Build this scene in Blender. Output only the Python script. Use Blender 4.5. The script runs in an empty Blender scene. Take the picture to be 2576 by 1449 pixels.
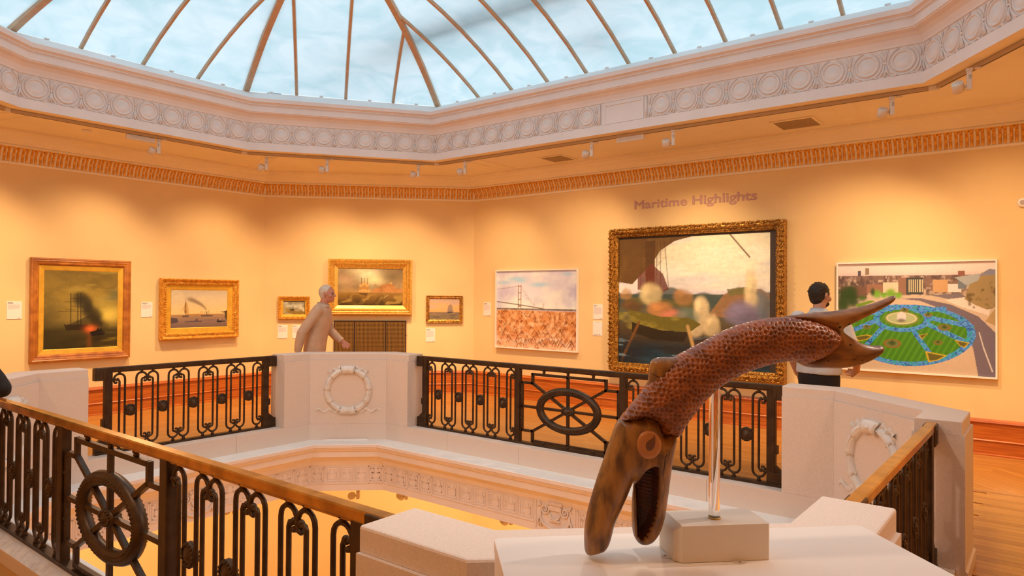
import bpy, bmesh, math, random, time as _t
import numpy as np
from mathutils import Vector, Matrix, noise
from mathutils.geometry import delaunay_2d_cdt
random.seed(7); np.random.seed(7)
SC = bpy.context.scene
COL = SC.collection
S2 = math.sqrt(0.5)
PI = math.pi

# ---------------------------------------------------------------- camera, world, lights, exposure
EYE = 1.6
YAW, PITCH, ROLL = 0.663443187, 0.0116040065, 0.00664185849
FPX = 1749.06164
_f = Vector((-math.sin(YAW)*math.cos(PITCH), math.cos(YAW)*math.cos(PITCH), math.sin(PITCH)))
_r = Vector((math.cos(YAW), math.sin(YAW), 0.0))
_u = _r.cross(_f)
CR = _r*math.cos(ROLL) + _u*math.sin(ROLL)
CU = -_r*math.sin(ROLL) + _u*math.cos(ROLL)
cam_data = bpy.data.cameras.new('camera')
cam = bpy.data.objects.new('camera', cam_data)
COL.objects.link(cam)
cam_data.sensor_fit = 'HORIZONTAL'
cam_data.sensor_width = 36.0
cam_data.lens = FPX/2576.0*36.0
cam_data.clip_start = 0.02
cam_data.clip_end = 100
mw = Matrix((CR, CU, -_f)).transposed().to_4x4()
mw.translation = Vector((0, 0, EYE))
cam.matrix_world = mw
SC.camera = cam
SC.view_settings.view_transform = 'Standard'
SC.view_settings.look = 'None'
SC.view_settings.gamma = 1.0
SC.view_settings.use_curve_mapping = False
SC.view_settings.exposure = 0.35
try:
    SC.cycles.use_denoising = True
    SC.cycles.max_bounces = 9
    SC.cycles.diffuse_bounces = 5
    SC.cycles.glossy_bounces = 3
    SC.cycles.transmission_bounces = 8
    SC.cycles.caustics_reflective = False
    SC.cycles.caustics_refractive = False
    SC.cycles.sample_clamp_indirect = 6.0
except Exception:
    pass

world = bpy.data.worlds.new('overcast_sky')
SC.world = world
world.use_nodes = True
wn = world.node_tree.nodes
bg = wn.get('Background') or wn.new('ShaderNodeBackground')
bg.inputs['Color'].default_value = (0.84, 0.95, 1.0, 1)
bg.inputs['Strength'].default_value = 0.92

def spot(name, loc, target, power, color=(1.0, 0.70, 0.40), size=80, blend=0.9, radius=0.04):
    d = bpy.data.lights.new(name, 'SPOT')
    d.energy = power
    d.color = color
    d.spot_size = math.radians(size)
    d.spot_blend = blend
    d.shadow_soft_size = radius
    o = bpy.data.objects.new(name, d)
    COL.objects.link(o)
    o.location = loc
    dirv = Vector(target) - Vector(loc)
    o.rotation_euler = dirv.to_track_quat('-Z', 'Y').to_euler()
    return o

# room plan (metres; camera stands at x = y = 0)
WL, WB, WD = -9.9675, 8.6835, 11.5087          # left wall x, back wall y, diagonal wall offset
WR, WF = 2.25, -1.22                            # right and front walls (behind the camera)
CH = 2.37                                       # wall chamfer
CEIL = 3.525
WARM = (1.0, 0.66, 0.34)
# every lamp head on the track: (x, y of track, wall point aimed at)
HEADS = [
    (-8.62, 4.01, (WL, 3.62, 1.45)), (-8.52, 5.42, (WL, 5.35, 1.4)), (-7.98, 6.02, (-9.25, 6.95, 1.4)),
    (-7.24, 7.05, (-8.55, 7.65, 1.4)), (-6.53, 7.27, (-7.2, WB, 1.4)), (-4.46, 7.27, (-5.9, WB, 1.4)),
    (-3.39, 7.27, (-3.8, WB, 1.6)), (-1.20, 7.27, (-1.9, WB, 1.5)), (-0.55, 6.75, (-0.3, WB, 1.4)),
]
HIDDEN_HEADS = [
    (-8.62, 2.6, (WL, 2.2, 1.5)), (-7.6, 1.3, (-9.0, -0.1, 1.5)), (-5.5, 0.35, (-5.5, WF, 1.5)), (-2.6, 0.35, (-2.8, WF, 1.5)),
    (0.73, 3.0, (WR, 3.0, 1.5)), (0.73, 4.6, (WR, 4.8, 1.5)), (0.1, 6.0, (1.2, 7.4, 1.5)),
]
SPOT_W = 128
FILL_W = 120
FLOOR_W = 150
LOWER_W = 330
LEVEL = [1.0, 1.0, 1.05, 0.85, 0.62, 0.9, 0.95, 0.95, 0.85]+[0.9]*7
for (x, y, t), lv in zip(HEADS + HIDDEN_HEADS, LEVEL):
    v = (Vector(t) - Vector((x, y, 3.36))).normalized()
    spot('track_lamp_light', Vector((x, y, 3.36)) + v*0.07, (t[0], t[1], 1.3), SPOT_W*lv, WARM, 92, 1.0, 0.05)
    h = Vector((t[0]-x, t[1]-y, 0)).normalized()
    spot('added_floor_fill', (x+h.x*0.12, y+h.y*0.12, 3.3), (x+h.x*0.75, y+h.y*0.75, 0), FLOOR_W, WARM, 75, 1.0, 0.05)  # added spot, no fitting of its own; floor bounce warms the ceiling
# added fill spot with no fitting, brightening the plinth top and carving
spot('added_carving_fill', (0.62, 3.5, 3.34), (-0.75, 1.75, 1.0), 75, (1.0, 0.84, 0.72), 60, 1.0, 0.06)
# added fill spots without lamp heads, warming the balustrade and friezes across the well
for x, y, t in [(-6.2, 0.33, (-6.3, 5.6, -0.3)), (-4.0, 0.33, (-4.0, 5.6, -0.3)), (-1.8, 0.33, (-1.9, 5.6, -0.3)), (0.70, 2.6, (-6.9, 3.0, -0.3)), (0.70, 4.6, (-6.9, 4.6, -0.3)),
                (-4.0, 7.25, (-4.0, 1.6, -0.3)), (-8.6, 3.8, (-0.7, 3.6, -0.3))]:
    spot('added_well_fill', (x, y, 3.38), t, FILL_W, (1.0, 0.72, 0.50), 100, 1.0, 0.08)
# lamps under the gallery, lighting the lower room
for x, y, t in [(-5.6, 6.1, (-5.9, WB, -2.2)), (-3.6, 6.1, (-3.7, WB, -2.2)), (-1.6, 6.1, (-1.6, WB, -2.2)),
                (-6.9, 5.7, (-8.8, 7.4, -2.2)), (-7.4, 4.6, (WL, 4.8, -2.2)), (-7.4, 2.8, (WL, 2.8, -2.2)), (-5.8, 5.9, (-7.4, 8.6, -2.0))]:
    spot('lower_lamp_light', (x, y, -0.95), t, 130, WARM, 110, 1.0, 0.05)

# added spots on the lower floor; their warm bounce rises through the well
for x, y in [(-5.9, 2.6), (-5.9, 4.6), (-3.8, 3.6), (-1.7, 2.6), (-1.7, 4.6)]:
    spot('added_lower_fill', (x, y, -0.95) if x != -3.8 else (-3.8, 5.7, -0.95), (x, y, -4.6), LOWER_W, WARM, 120, 1.0, 0.06)

# ---------------------------------------------------------------- helpers
def srgb(c):
    c = np.asarray(c, float)/255.0
    return np.where(c <= 0.04045, c/12.92, ((c+0.055)/1.055)**2.4)

def lin(r, g, b):
    v = srgb((r, g, b))
    return (float(v[0]), float(v[1]), float(v[2]), 1.0)

_mats = {}
def M(name, color, rough=0.6, metal=0.0, var=0.0, vscale=6.0, bump=0.0, bscale=60.0, spec=0.5, color2=None, stretch=(1, 1, 1), coat=0.0, detail=4.0, hi=0.62, lo=0.38):
    if name in _mats:
        return _mats[name]
    m = bpy.data.materials.new(name)
    m.use_nodes = True
    nt = m.node_tree
    b = nt.nodes['Principled BSDF']
    b.inputs['Base Color'].default_value = tuple(color)[:3] + (1,)
    b.inputs['Roughness'].default_value = rough
    b.inputs['Metallic'].default_value = metal
    b.inputs['Specular IOR Level'].default_value = spec
    if coat:
        b.inputs['Coat Weight'].default_value = coat
        b.inputs['Coat Roughness'].default_value = 0.12
    tc = nt.nodes.new('ShaderNodeTexCoord')
    mp = nt.nodes.new('ShaderNodeMapping')
    mp.inputs['Scale'].default_value = stretch
    nt.links.new(tc.outputs['Object'], mp.inputs['Vector'])
    if var or color2:
        n = nt.nodes.new('ShaderNodeTexNoise')
        n.inputs['Scale'].default_value = vscale
        n.inputs['Detail'].default_value = detail
        nt.links.new(mp.outputs['Vector'], n.inputs['Vector'])
        r = nt.nodes.new('ShaderNodeValToRGB')
        c2 = color2 if color2 else tuple(min(1, x*(1-var)) for x in tuple(color)[:3])
        r.color_ramp.elements[0].position = lo
        r.color_ramp.elements[1].position = hi
        r.color_ramp.elements[0].color = tuple(c2)[:3] + (1,)
        r.color_ramp.elements[1].color = tuple(color)[:3] + (1,)
        nt.links.new(n.outputs['Fac'], r.inputs['Fac'])
        nt.links.new(r.outputs['Color'], b.inputs['Base Color'])
    if bump:
        n2 = nt.nodes.new('ShaderNodeTexNoise')
        n2.inputs['Scale'].default_value = bscale
        n2.inputs['Detail'].default_value = 3
        nt.links.new(mp.outputs['Vector'], n2.inputs['Vector'])
        bp = nt.nodes.new('ShaderNodeBump')
        bp.inputs['Strength'].default_value = bump
        bp.inputs['Distance'].default_value = 0.01
        nt.links.new(n2.outputs['Fac'], bp.inputs['Height'])
        nt.links.new(bp.outputs['Normal'], b.inputs['Normal'])
    _mats[name] = m
    return m

def obj(name, mesh, mat, parent=None, loc=None, rz=None):
    o = bpy.data.objects.new(name, mesh)
    if mat is not None and not mesh.materials:
        for mm in (mat if isinstance(mat, (list, tuple)) else [mat]):
            mesh.materials.append(mm)
    COL.objects.link(o)
    if parent is not None:
        o.parent = parent
    if loc is not None:
        o.location = loc
    if rz is not None:
        o.rotation_euler = (0, 0, rz)
    return o

def empty(name, loc=(0, 0, 0), rz=0.0, label=None, cat=None, group=None, kind=None, parent=None):
    o = bpy.data.objects.new(name, None)
    o.empty_display_size = 0.1
    COL.objects.link(o)
    o.location = loc
    o.rotation_euler = (0, 0, rz)
    if parent is not None:
        o.parent = parent
    tag(o, label, cat, group, kind)
    return o

def tag(o, label=None, cat=None, group=None, kind=None):
    if label: o['label'] = label
    if cat: o['category'] = cat
    if group: o['group'] = group
    if kind: o['kind'] = kind
    return o

class MB:
    """collects simple shapes into one mesh"""
    def __init__(s):
        s.v = []; s.f = []; s.sm = []
    def add(s, vs, fs, smooth=False):
        b = len(s.v)
        s.v.extend([tuple(v) for v in vs])
        for f in fs:
            s.f.append([b+i for i in f]); s.sm.append(smooth)
        return s
    def box(s, x0, x1, y0, y1, z0, z1, m=None):
        vs = [Vector((x, y, z)) for x in (x0, x1) for y in (y0, y1) for z in (z0, z1)]
        if m is not None: vs = [m @ v for v in vs]
        return s.add(vs, [(0, 1, 3, 2), (4, 6, 7, 5), (0, 4, 5, 1), (2, 3, 7, 6), (0, 2, 6, 4), (1, 5, 7, 3)])
    def cbox(s, c, sx, sy, sz, m=None, bev=0.0):
        x, y, z = c
        if bev <= 0:
            return s.box(x-sx/2, x+sx/2, y-sy/2, y+sy/2, z-sz/2, z+sz/2, m)
        # bevelled box: octagonal section in x/y plus chamfered top
        def ring(hx, hy, zz, b):
            return [Vector(p) for p in ((x-hx+b, y-hy, zz), (x+hx-b, y-hy, zz), (x+hx, y-hy+b, zz), (x+hx, y+hy-b, zz), (x+hx-b, y+hy, zz), (x-hx+b, y+hy, zz), (x-hx, y+hy-b, zz), (x-hx, y-hy+b, zz))]
        rs = [ring(sx/2-bev, sy/2-bev, z-sz/2, bev*.5), ring(sx/2, sy/2, z-sz/2+bev, bev), ring(sx/2, sy/2, z+sz/2-bev, bev), ring(sx/2-bev, sy/2-bev, z+sz/2, bev*.5)]
        if m is not None: rs = [[m @ v for v in r] for r in rs]
        return s.loft(rs, True, True, False)
    def loft(s, rings, cap0=True, cap1=True, smooth=True, closed=True):
        n = len(rings[0]); vs = [v for r in rings for v in r]; fs = []
        for i in range(len(rings)-1):
            for j in range(n if closed else n-1):
                k = (j+1) % n
                fs.append((i*n+j, i*n+k, (i+1)*n+k, (i+1)*n+j))
        b = len(s.v)
        s.add(vs, fs, smooth)
        if cap0: s.f.append([b+i for i in range(n)][::-1]); s.sm.append(False)
        if cap1: s.f.append([b+(len(rings)-1)*n+i for i in range(n)]); s.sm.append(False)
        return s
    def tube(s, pts, r, n=8, cap=True, smooth=True, flat=1.0, up=None):
        pts = [Vector(p) for p in pts]
        rr = r if isinstance(r, (list, tuple)) else [r]*len(pts)
        rings = []
        prev = None
        for i, p in enumerate(pts):
            if i == 0: t = pts[1]-p
            elif i == len(pts)-1: t = p-pts[i-1]
            else: t = (pts[i+1]-p).normalized() + (p-pts[i-1]).normalized()
            t.normalize()
            if prev is None:
                a = up if up is not None else (Vector((0, 0, 1)) if abs(t.z) < .9 else Vector((0, 1, 0)))
                u = (a - t*a.dot(t)).normalized()
            else:
                u = (prev - t*prev.dot(t)).normalized()
            prev = u
            w = t.cross(u)
            rings.append([p + (u*math.cos(2*PI*k/n)*flat + w*math.sin(2*PI*k/n))*rr[i] for k in range(n)])
        return s.loft(rings, cap, cap, smooth)
    def cyl(s, p0, p1, r0, r1=None, n=16, smooth=True):
        return s.tube([p0, p1], [r0, r1 if r1 is not None else r0], n, True, smooth)
    def sphere(s, c, r, n=10, m=6, sc=(1, 1, 1)):
        c = Vector(c); rings = []
        for i in range(1, m):
            a = PI*i/m
            rings.append([c + Vector((math.sin(a)*math.cos(2*PI*k/n)*r*sc[0], math.sin(a)*math.sin(2*PI*k/n)*r*sc[1], -math.cos(a)*r*sc[2])) for k in range(n)])
        b = len(s.v)
        s.loft(rings, False, False, True)
        i0 = len(s.v); s.v.append(tuple(c+Vector((0, 0, -r*sc[2])))); i1 = len(s.v); s.v.append(tuple(c+Vector((0, 0, r*sc[2]))))
        for k in range(n):
            s.f.append([i0, b+(k+1) % n, b+k]); s.sm.append(True)
            e = b+(m-2)*n
            s.f.append([i1, e+k, e+(k+1) % n]); s.sm.append(True)
        return s
    def lathe(s, prof, n=20, m=None, smooth=True):
        rings = []
        for r, z in prof:
            rings.append([Vector((r*math.cos(2*PI*k/n), r*math.sin(2*PI*k/n), z)) for k in range(n)])
        if m is not None: rings = [[m @ v for v in r] for r in rings]
        return s.loft(rings, True, True, smooth)
    def prism(s, poly, z0, z1, smooth=False):
        n = len(poly)
        return s.loft([[Vector((x, y, z0)) for x, y in poly], [Vector((x, y, z1)) for x, y in poly]], True, True, smooth)
    def xz_prism(s, poly, y0, y1):
        """polygon in x/z extruded along y"""
        return s.loft([[Vector((x, y1, z)) for x, z in poly], [Vector((x, y0, z)) for x, z in poly]], True, True, False)
    def mesh(s, name):
        me = bpy.data.meshes.new(name)
        me.from_pydata(s.v, [], s.f)
        me.polygons.foreach_set('use_smooth', s.sm)
        me.update()
        bm = bmesh.new(); bm.from_mesh(me)
        bmesh.ops.recalc_face_normals(bm, faces=bm.faces)
        bm.to_mesh(me); bm.free()
        return me
    def build(s, name, mat, parent=None, loc=None, rz=None):
        return obj(name, s.mesh(name), mat, parent, loc, rz)

def offset_poly(poly, d):
    """inward offset of a counter-clockwise polygon"""
    n = len(poly); L = []
    for i in range(n):
        a = Vector(poly[i]); b = Vector(poly[(i+1) % n]); e = (b-a).normalized()
        nn = Vector((-e.y, e.x))
        L.append((nn, nn.dot(a)+d))
    out = []
    for i in range(n):
        (n0, d0), (n1, d1) = L[i-1], L[i]
        det = n0.x*n1.y-n0.y*n1.x
        out.append(((d0*n1.y-d1*n0.y)/det, (n0.x*d1-n1.x*d0)/det))
    return out

def sweep(poly, prof, name, mat, smooth=False, parent=None, sides=None):
    """sweep a (inward offset, z) profile around a closed counter-clockwise plan, mitred at the corners"""
    n = len(poly); mb = MB()
    rows = [[(x, y, z) for x, y in offset_poly(poly, d)] for d, z in prof]
    for i in (sides if sides is not None else range(n)):
        j = (i+1) % n
        vs = []; fs = []
        for r in rows: vs += [r[i], r[j]]
        for k in range(len(rows)-1):
            fs.append((2*k, 2*k+1, 2*k+3, 2*k+2))
        mb.add(vs, fs, smooth)
    me = bpy.data.meshes.new(name)
    me.from_pydata(mb.v, [], mb.f); me.polygons.foreach_set('use_smooth', mb.sm); me.update()
    return obj(name, me, mat, parent)

# closed plans, counter-clockwise
def octagon(xl, xr, yf, yb, cx, cy):
    return [(xl+cx, yf), (xr-cx, yf), (xr, yf+cy), (xr, yb-cy), (xr-cx, yb), (xl+cx, yb), (xl, yb-cy), (xl, yf+cy)]
WALL = octagon(WL, WR, WF, WB, CH, CH)
# exact back-left corners from the survey
WALL[5] = (WB-WD/S2, WB); WALL[6] = (WL, WL+WD/S2)
WALL[4] = (-0.185, WB); WALL[3] = (WR, WB-CH-0.06)
OPEN = octagon(-6.91, -0.66, 1.615, 5.60, 0.65, 0.61)      # balustrade inner face
CEILO = octagon(-8.455, 0.55, 0.50, 7.11, 1.475, 2.01)     # ceiling opening
GLASS = offset_poly(CEILO, -0.165)                          # glass springing line

def wall_pt(w, s, z, off=0.0):
    """point on a wall: coordinate along the wall, height, distance off the wall"""
    if w == 'L': return Vector((WL+off, s, z))
    if w == 'B': return Vector((s, WB-off, z))
    return Vector(((s-WD)*S2 + off*S2, (s+WD)*S2 - off*S2, z))
WALL_RZ = {'L': PI/2, 'B': 0.0, 'D': PI/4}
# ---------------------------------------------------------------- materials
m_wall = M('wall_paint', (0.82, 0.61, 0.315), 0.75, var=0.06, vscale=1.3, bump=0.05, bscale=240, spec=0.25)
m_ceil = M('ceiling_paint', (0.90, 0.80, 0.64), 0.7, var=0.04, vscale=2.0, spec=0.25)
m_plaster = M('white_plaster', (0.87, 0.80, 0.78), 0.7, var=0.05, vscale=3.0, bump=0.04, bscale=90, spec=0.25)
m_plaster_relief = M('plaster_relief', (0.85, 0.77, 0.74), 0.7, var=0.06, vscale=9.0, spec=0.25)
m_ledge = M('white_gloss_ledge', (0.86, 0.85, 0.84), 0.5, var=0.05, vscale=4.0)
m_gold = M('gold_leaf', (0.88, 0.47, 0.075), 0.40, 0.40, var=0.45, vscale=26.0, bump=0.12, bscale=120, color2=(0.62, 0.27, 0.03))
m_goldb = M('bright_gold_frame', (0.95, 0.58, 0.13), 0.30, 0.70, var=0.25, vscale=30.0, bump=0.12, bscale=140)
m_golddk = M('old_gold_frame', (0.62, 0.32, 0.06), 0.36, 0.6, color2=(0.20, 0.085, 0.014), vscale=36.0, bump=0.25, bscale=150)
m_mat = M('gilt_slip', (0.78, 0.45, 0.05), 0.45, 0.35, var=0.15, vscale=12.0)
m_stone = M('limestone', (0.76, 0.66, 0.60), 0.75, color2=(0.71, 0.61, 0.545), vscale=110.0, bump=0.10, bscale=210, spec=0.3, detail=8.0)
m_wood_red = M('skirting_mahogany', (0.56, 0.155, 0.022), 0.32, color2=(0.40, 0.090, 0.013), vscale=4.0, stretch=(0.6, 1.0, 14.0), coat=0.3)
m_white = M('white_paint', (0.87, 0.83, 0.80), 0.5, var=0.03, vscale=2.0)
m_cream = M('cream_block_paint', (0.80, 0.72, 0.62), 0.55, var=0.04, vscale=5.0, bump=0.03, bscale=200)
m_bronze = M('dark_bronze', (0.072, 0.040, 0.019), 0.42, 0.5, color2=(0.045, 0.024, 0.012), vscale=12.0, bump=0.05, bscale=120)
m_brass = M('polished_brass_rail', (0.68, 0.38, 0.085), 0.24, 0.75, color2=(0.42, 0.22, 0.045), vscale=9.0, stretch=(1, 1, 1), bump=0.05, bscale=40)
m_lampwhite = M('lamp_housing', (0.74, 0.66, 0.57), 0.45)
m_track = M('track_metal', (0.50, 0.36, 0.22), 0.5)
m_slot = M('track_slot', (0.05, 0.03, 0.02), 0.6)
m_vent = M('vent_grey', (0.42, 0.30, 0.18), 0.6)
m_black = M('black', (0.008, 0.007, 0.008), 0.5)

def wood_floor_material():
    m = bpy.data.materials.new('oak_strip_floor'); m.use_nodes = True
    nt = m.node_tree; b = nt.nodes['Principled BSDF']
    uv = nt.nodes.new('ShaderNodeUVMap')
    br = nt.nodes.new('ShaderNodeTexBrick')
    br.inputs['Scale'].default_value = 1.0
    br.inputs['Brick Width'].default_value = 1.6
    br.inputs['Row Height'].default_value = 0.075
    br.inputs['Mortar Size'].default_value = 0.0022
    br.inputs['Color1'].default_value = (0.58, 0.28, 0.065, 1)
    br.inputs['Color2'].default_value = (0.46, 0.205, 0.042, 1)
    br.inputs['Mortar'].default_value = (0.16, 0.06, 0.015, 1)
    mp = nt.nodes.new('ShaderNodeMapping'); mp.inputs['Scale'].default_value = (1.2, 22, 1)
    n = nt.nodes.new('ShaderNodeTexNoise'); n.inputs['Scale'].default_value = 2.0; n.inputs['Detail'].default_value = 6
    mx = nt.nodes.new('ShaderNodeMixRGB'); mx.blend_type = 'MULTIPLY'; mx.inputs['Fac'].default_value = 0.45
    rp = nt.nodes.new('ShaderNodeValToRGB')
    rp.color_ramp.elements[0].color = (0.55, 0.5, 0.45, 1); rp.color_ramp.elements[1].color = (1.15, 1.1, 1.05, 1)
    nt.links.new(uv.outputs['UV'], br.inputs['Vector']); nt.links.new(uv.outputs['UV'], mp.inputs['Vector'])
    nt.links.new(mp.outputs['Vector'], n.inputs['Vector']); nt.links.new(n.outputs['Fac'], rp.inputs['Fac'])
    nt.links.new(br.outputs['Color'], mx.inputs['Color1']); nt.links.new(rp.outputs['Color'], mx.inputs['Color2'])
    nt.links.new(mx.outputs['Color'], b.inputs['Base Color'])
    b.inputs['Roughness'].default_value = 0.30
    b.inputs['Coat Weight'].default_value = 0.25; b.inputs['Coat Roughness'].default_value = 0.18
    return m
m_floor = wood_floor_material()

# ---------------------------------------------------------------- walls, floor, ceilings
SIDE_NAMES = ['front', 'front_right', 'right', 'back_right', 'back', 'diagonal', 'left', 'front_left']
LOWZ = -4.6
for i, nm in enumerate(SIDE_NAMES):
    a = Vector(WALL[i]).to_3d(); b = Vector(WALL[(i+1) % 8]).to_3d()
    e = (b-a).normalized(); out = Vector((e.y, -e.x, 0))*0.18
    mb = MB()
    q = [a, b, b+out+e*0.05, a+out-e*0.05]
    mb.loft([[p+Vector((0, 0, LOWZ)) for p in q], [p+Vector((0, 0, CEIL+0.15)) for p in q]], True, True, False)
    tag(mb.build('wall_'+nm, m_wall), kind='structure')

def ring_mesh(name, outer, inner, z, mat, uv=False, flip=False, thick=0.0):
    vs = []; fs = []; uvs = []
    for i in range(8):
        j = (i+1) % 8
        o0, o1, i1, i0 = Vector(outer[i]), Vector(outer[j]), Vector(inner[j]), Vector(inner[i])
        e = (o1-o0).normalized(); nn = Vector((-e.y, e.x))
        b = len(vs)
        quad = [o0, o1, i1, i0]
        vs += [(p.x, p.y, z) for p in quad]
        fs.append([b, b+1, b+2, b+3] if not flip else [b+3, b+2, b+1, b])
        u = [(p.dot(e)+0.37*i, (p-o0).dot(nn)) for p in quad]
        uvs += u if not flip else u[::-1]
    me = bpy.data.meshes.new(name); me.from_pydata(vs, [], fs)
    if uv:
        l = me.uv_layers.new(name='UVMap')
        for k, c in enumerate(uvs): l.data[k].uv = c
    me.update()
    return obj(name, me, mat)
floor = tag(ring_mesh('floor', WALL, OPEN, 0.0, m_floor, True), kind='structure')
tag(ring_mesh('ceiling', WALL, CEILO, CEIL, m_ceil, False, True), kind='structure')
LOWO = offset_poly(OPEN, 0.06)
tag(ring_mesh('ceiling_lower', WALL, LOWO, -0.69, m_ceil, False, True), kind='structure')
mb = MB(); mb.prism(WALL, LOWZ-0.1, LOWZ)
tag(mb.build('floor_lower', M('lower_floor', (0.66, 0.40, 0.16), 0.45, var=0.2, vscale=3)), kind='structure')

# separate strip boards where the floor comes close enough to tell them apart (right-hand corridor)
m_plank = [M('oak_board_%d' % k, c, 0.30, color2=tuple(x*0.72 for x in c), vscale=3.0, stretch=(1.0, 16.0, 1.0), coat=0.25, detail=6) for k, c in enumerate([(0.50, 0.235, 0.052), (0.44, 0.20, 0.042), (0.54, 0.26, 0.062), (0.40, 0.17, 0.035)])]
pm = MB().cbox((0, 0, 0.003), 1.0, 0.0735, 0.006, bev=0.0012).mesh('floor_board')
def board_mesh(mat):
    me = pm.copy(); me.materials.append(mat); return me
bms = [board_mesh(m) for m in m_plank]
for k in range(30):
    y = 7.05 - 0.0752*k
    x = 0.12 + 0.17*((k*7) % 5) - 0.75
    for c in range(3):
        o = obj('floor_board', bms[(k*3+c*5+k//3) % 4], None, floor, (max(x, -0.28)+c*1.003 if x >= -0.28 else x+c*1.003, y, 0))
# darker cross blocks of the border beside the stone pier
pm2 = MB().cbox((0, 0, 0.003), 0.36, 0.108, 0.006, bev=0.0015).mesh('border_block')
bl = []
for m in (M('worn_block', (0.34, 0.15, 0.04), 0.45, color2=(0.20, 0.075, 0.02), vscale=14), M('worn_block_pale', (0.42, 0.20, 0.06), 0.45, color2=(0.28, 0.11, 0.03), vscale=14)):
    me = pm2.copy(); me.materials.append(m); bl.append(me)
for k in range(22):
    obj('border_block', bl[(k*5+k//2) % 2], None, floor, (-0.37+0.11*k+0.06, 4.62, 0.001), PI/2)

# ---------------------------------------------------------------- wall cornice with gilt leaves
corn = tag(sweep(WALL, [(0.0, 3.155), (0.022, 3.16), (0.024, 3.185), (0.012, 3.19), (0.014, 3.22), (0.03, 3.28), (0.065, 3.33), (0.10, 3.352), (0.118, 3.356), (0.118, 3.374), (0.11, 3.376), (0.11, 3.382),
    (0.135, 3.384), (0.15, 3.40), (0.18, 3.425), (0.185, 3.432), (0.215, 3.45), (0.25, 3.466), (0.255, 3.475), (0.30, 3.488), (0.335, 3.494), (0.337, 3.508), (0.36, 3.51), (0.362, CEIL+0.002)], 'trim_1', m_ceil), kind='structure')
gl = MB()
def flute(x0, w):
    rows = []
    for k, (y, z, ww) in enumerate([(-0.020, 0.0, 1.0), (-0.030, 0.05, 1.0), (-0.048, 0.10, 0.97), (-0.078, 0.140, 0.95)]):
        rows.append([Vector((x0+ww*w*c, y+ 0.010*(1-math.sin(PI*t)), z)) for c, t in ((-0.5, 0), (-0.36, .3), (0, .5), (0.36, .7), (0.5, 1))])
    gl.loft(rows, False, False, True, closed=False)
flute(-0.0215, 0.030); flute(0.0215, 0.030)
for sx in (-1, 1):
    gl.sphere((sx*0.019, -0.088, 0.147), 0.019, 7, 4, (1.05, 0.9, 0.75))
gl.cbox((0, -0.10, 0.158), 0.082, 0.03, 0.012)
leaf_me = gl.mesh('gilt_leaf'); leaf_me.materials.append(m_gold)
def leaf_row(w, s0, s1):
    n = round((s1-s0)/0.0945); st = (s1-s0)/n
    for k in range(n):
        p = wall_pt(w, s0+st*(k+0.5), 3.193, 0.0)
        obj('gilt_leaf', leaf_me, None, corn, p, WALL_RZ[w])
sD0 = (WALL[6][0]+WALL[6][1])*S2; sD1 = (WALL[5][0]+WALL[5][1])*S2
leaf_row('L', 2.3, WALL[6][1]-0.02); leaf_row('D', sD0+0.02, sD1-0.02); leaf_row('B', WALL[5][0]+0.02, WALL[4][0])

# ---------------------------------------------------------------- skirting boards
for i, nm in enumerate(SIDE_NAMES):
    base = empty('baseboard_'+nm, kind='structure')
    a = Vector(WALL[i]); b = Vector(WALL[(i+1) % 8]); e = (b-a).normalized(); L = (b-a).length
    rot = math.atan2(e.y, e.x)
    base.location = (a.x, a.y, 0); base.rotation_euler = (0, 0, rot)
    def run(name, prof, x0, x1, mat=m_wood_red):
        # profile (off the wall, z); mitre both ends at 22.5 degrees when at the corner
        mb = MB()
        t = math.tan(PI/8)
        r0 = [Vector((x0 + (d*t if x0 == 0 else 0), d, z)) for d, z in prof]
        r1 = [Vector((x1 - (d*t if x1 == L else 0), d, z)) for d, z in prof]
        mb.loft([r0, r1], True, True, False)
        return mb.build(name, mat, base)
    run('top_moulding', [(0, 0.325), (0.036, 0.325), (0.045, 0.334), (0.040, 0.346), (0.026, 0.352), (0.020, 0.366), (0, 0.367)], 0, L)
    nb = max(1, round(L/2.6))
    for k in range(nb):
        run('skirting_board', [(0, 0.162), (0.026, 0.162), (0.026, 0.323), (0, 0.323)], 0 if k == 0 else L*k/nb+0.0015, L if k == nb-1 else L*(k+1)/nb-0.0015)
        run('plinth_board', [(0, 0.018), (0.044, 0.018), (0.044, 0.142), (0, 0.142)], 0 if k == 0 else L*k/nb+0.0015, L if k == nb-1 else L*(k+1)/nb-0.0015)
    run('ledge_bead', [(0, 0.142), (0.050, 0.142), (0.056, 0.150), (0.046, 0.161), (0, 0.162)], 0, L)
    run('floor_bead', [(0, 0), (0.060, 0), (0.060, 0.010), (0.046, 0.018), (0, 0.018)], 0, L)

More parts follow.
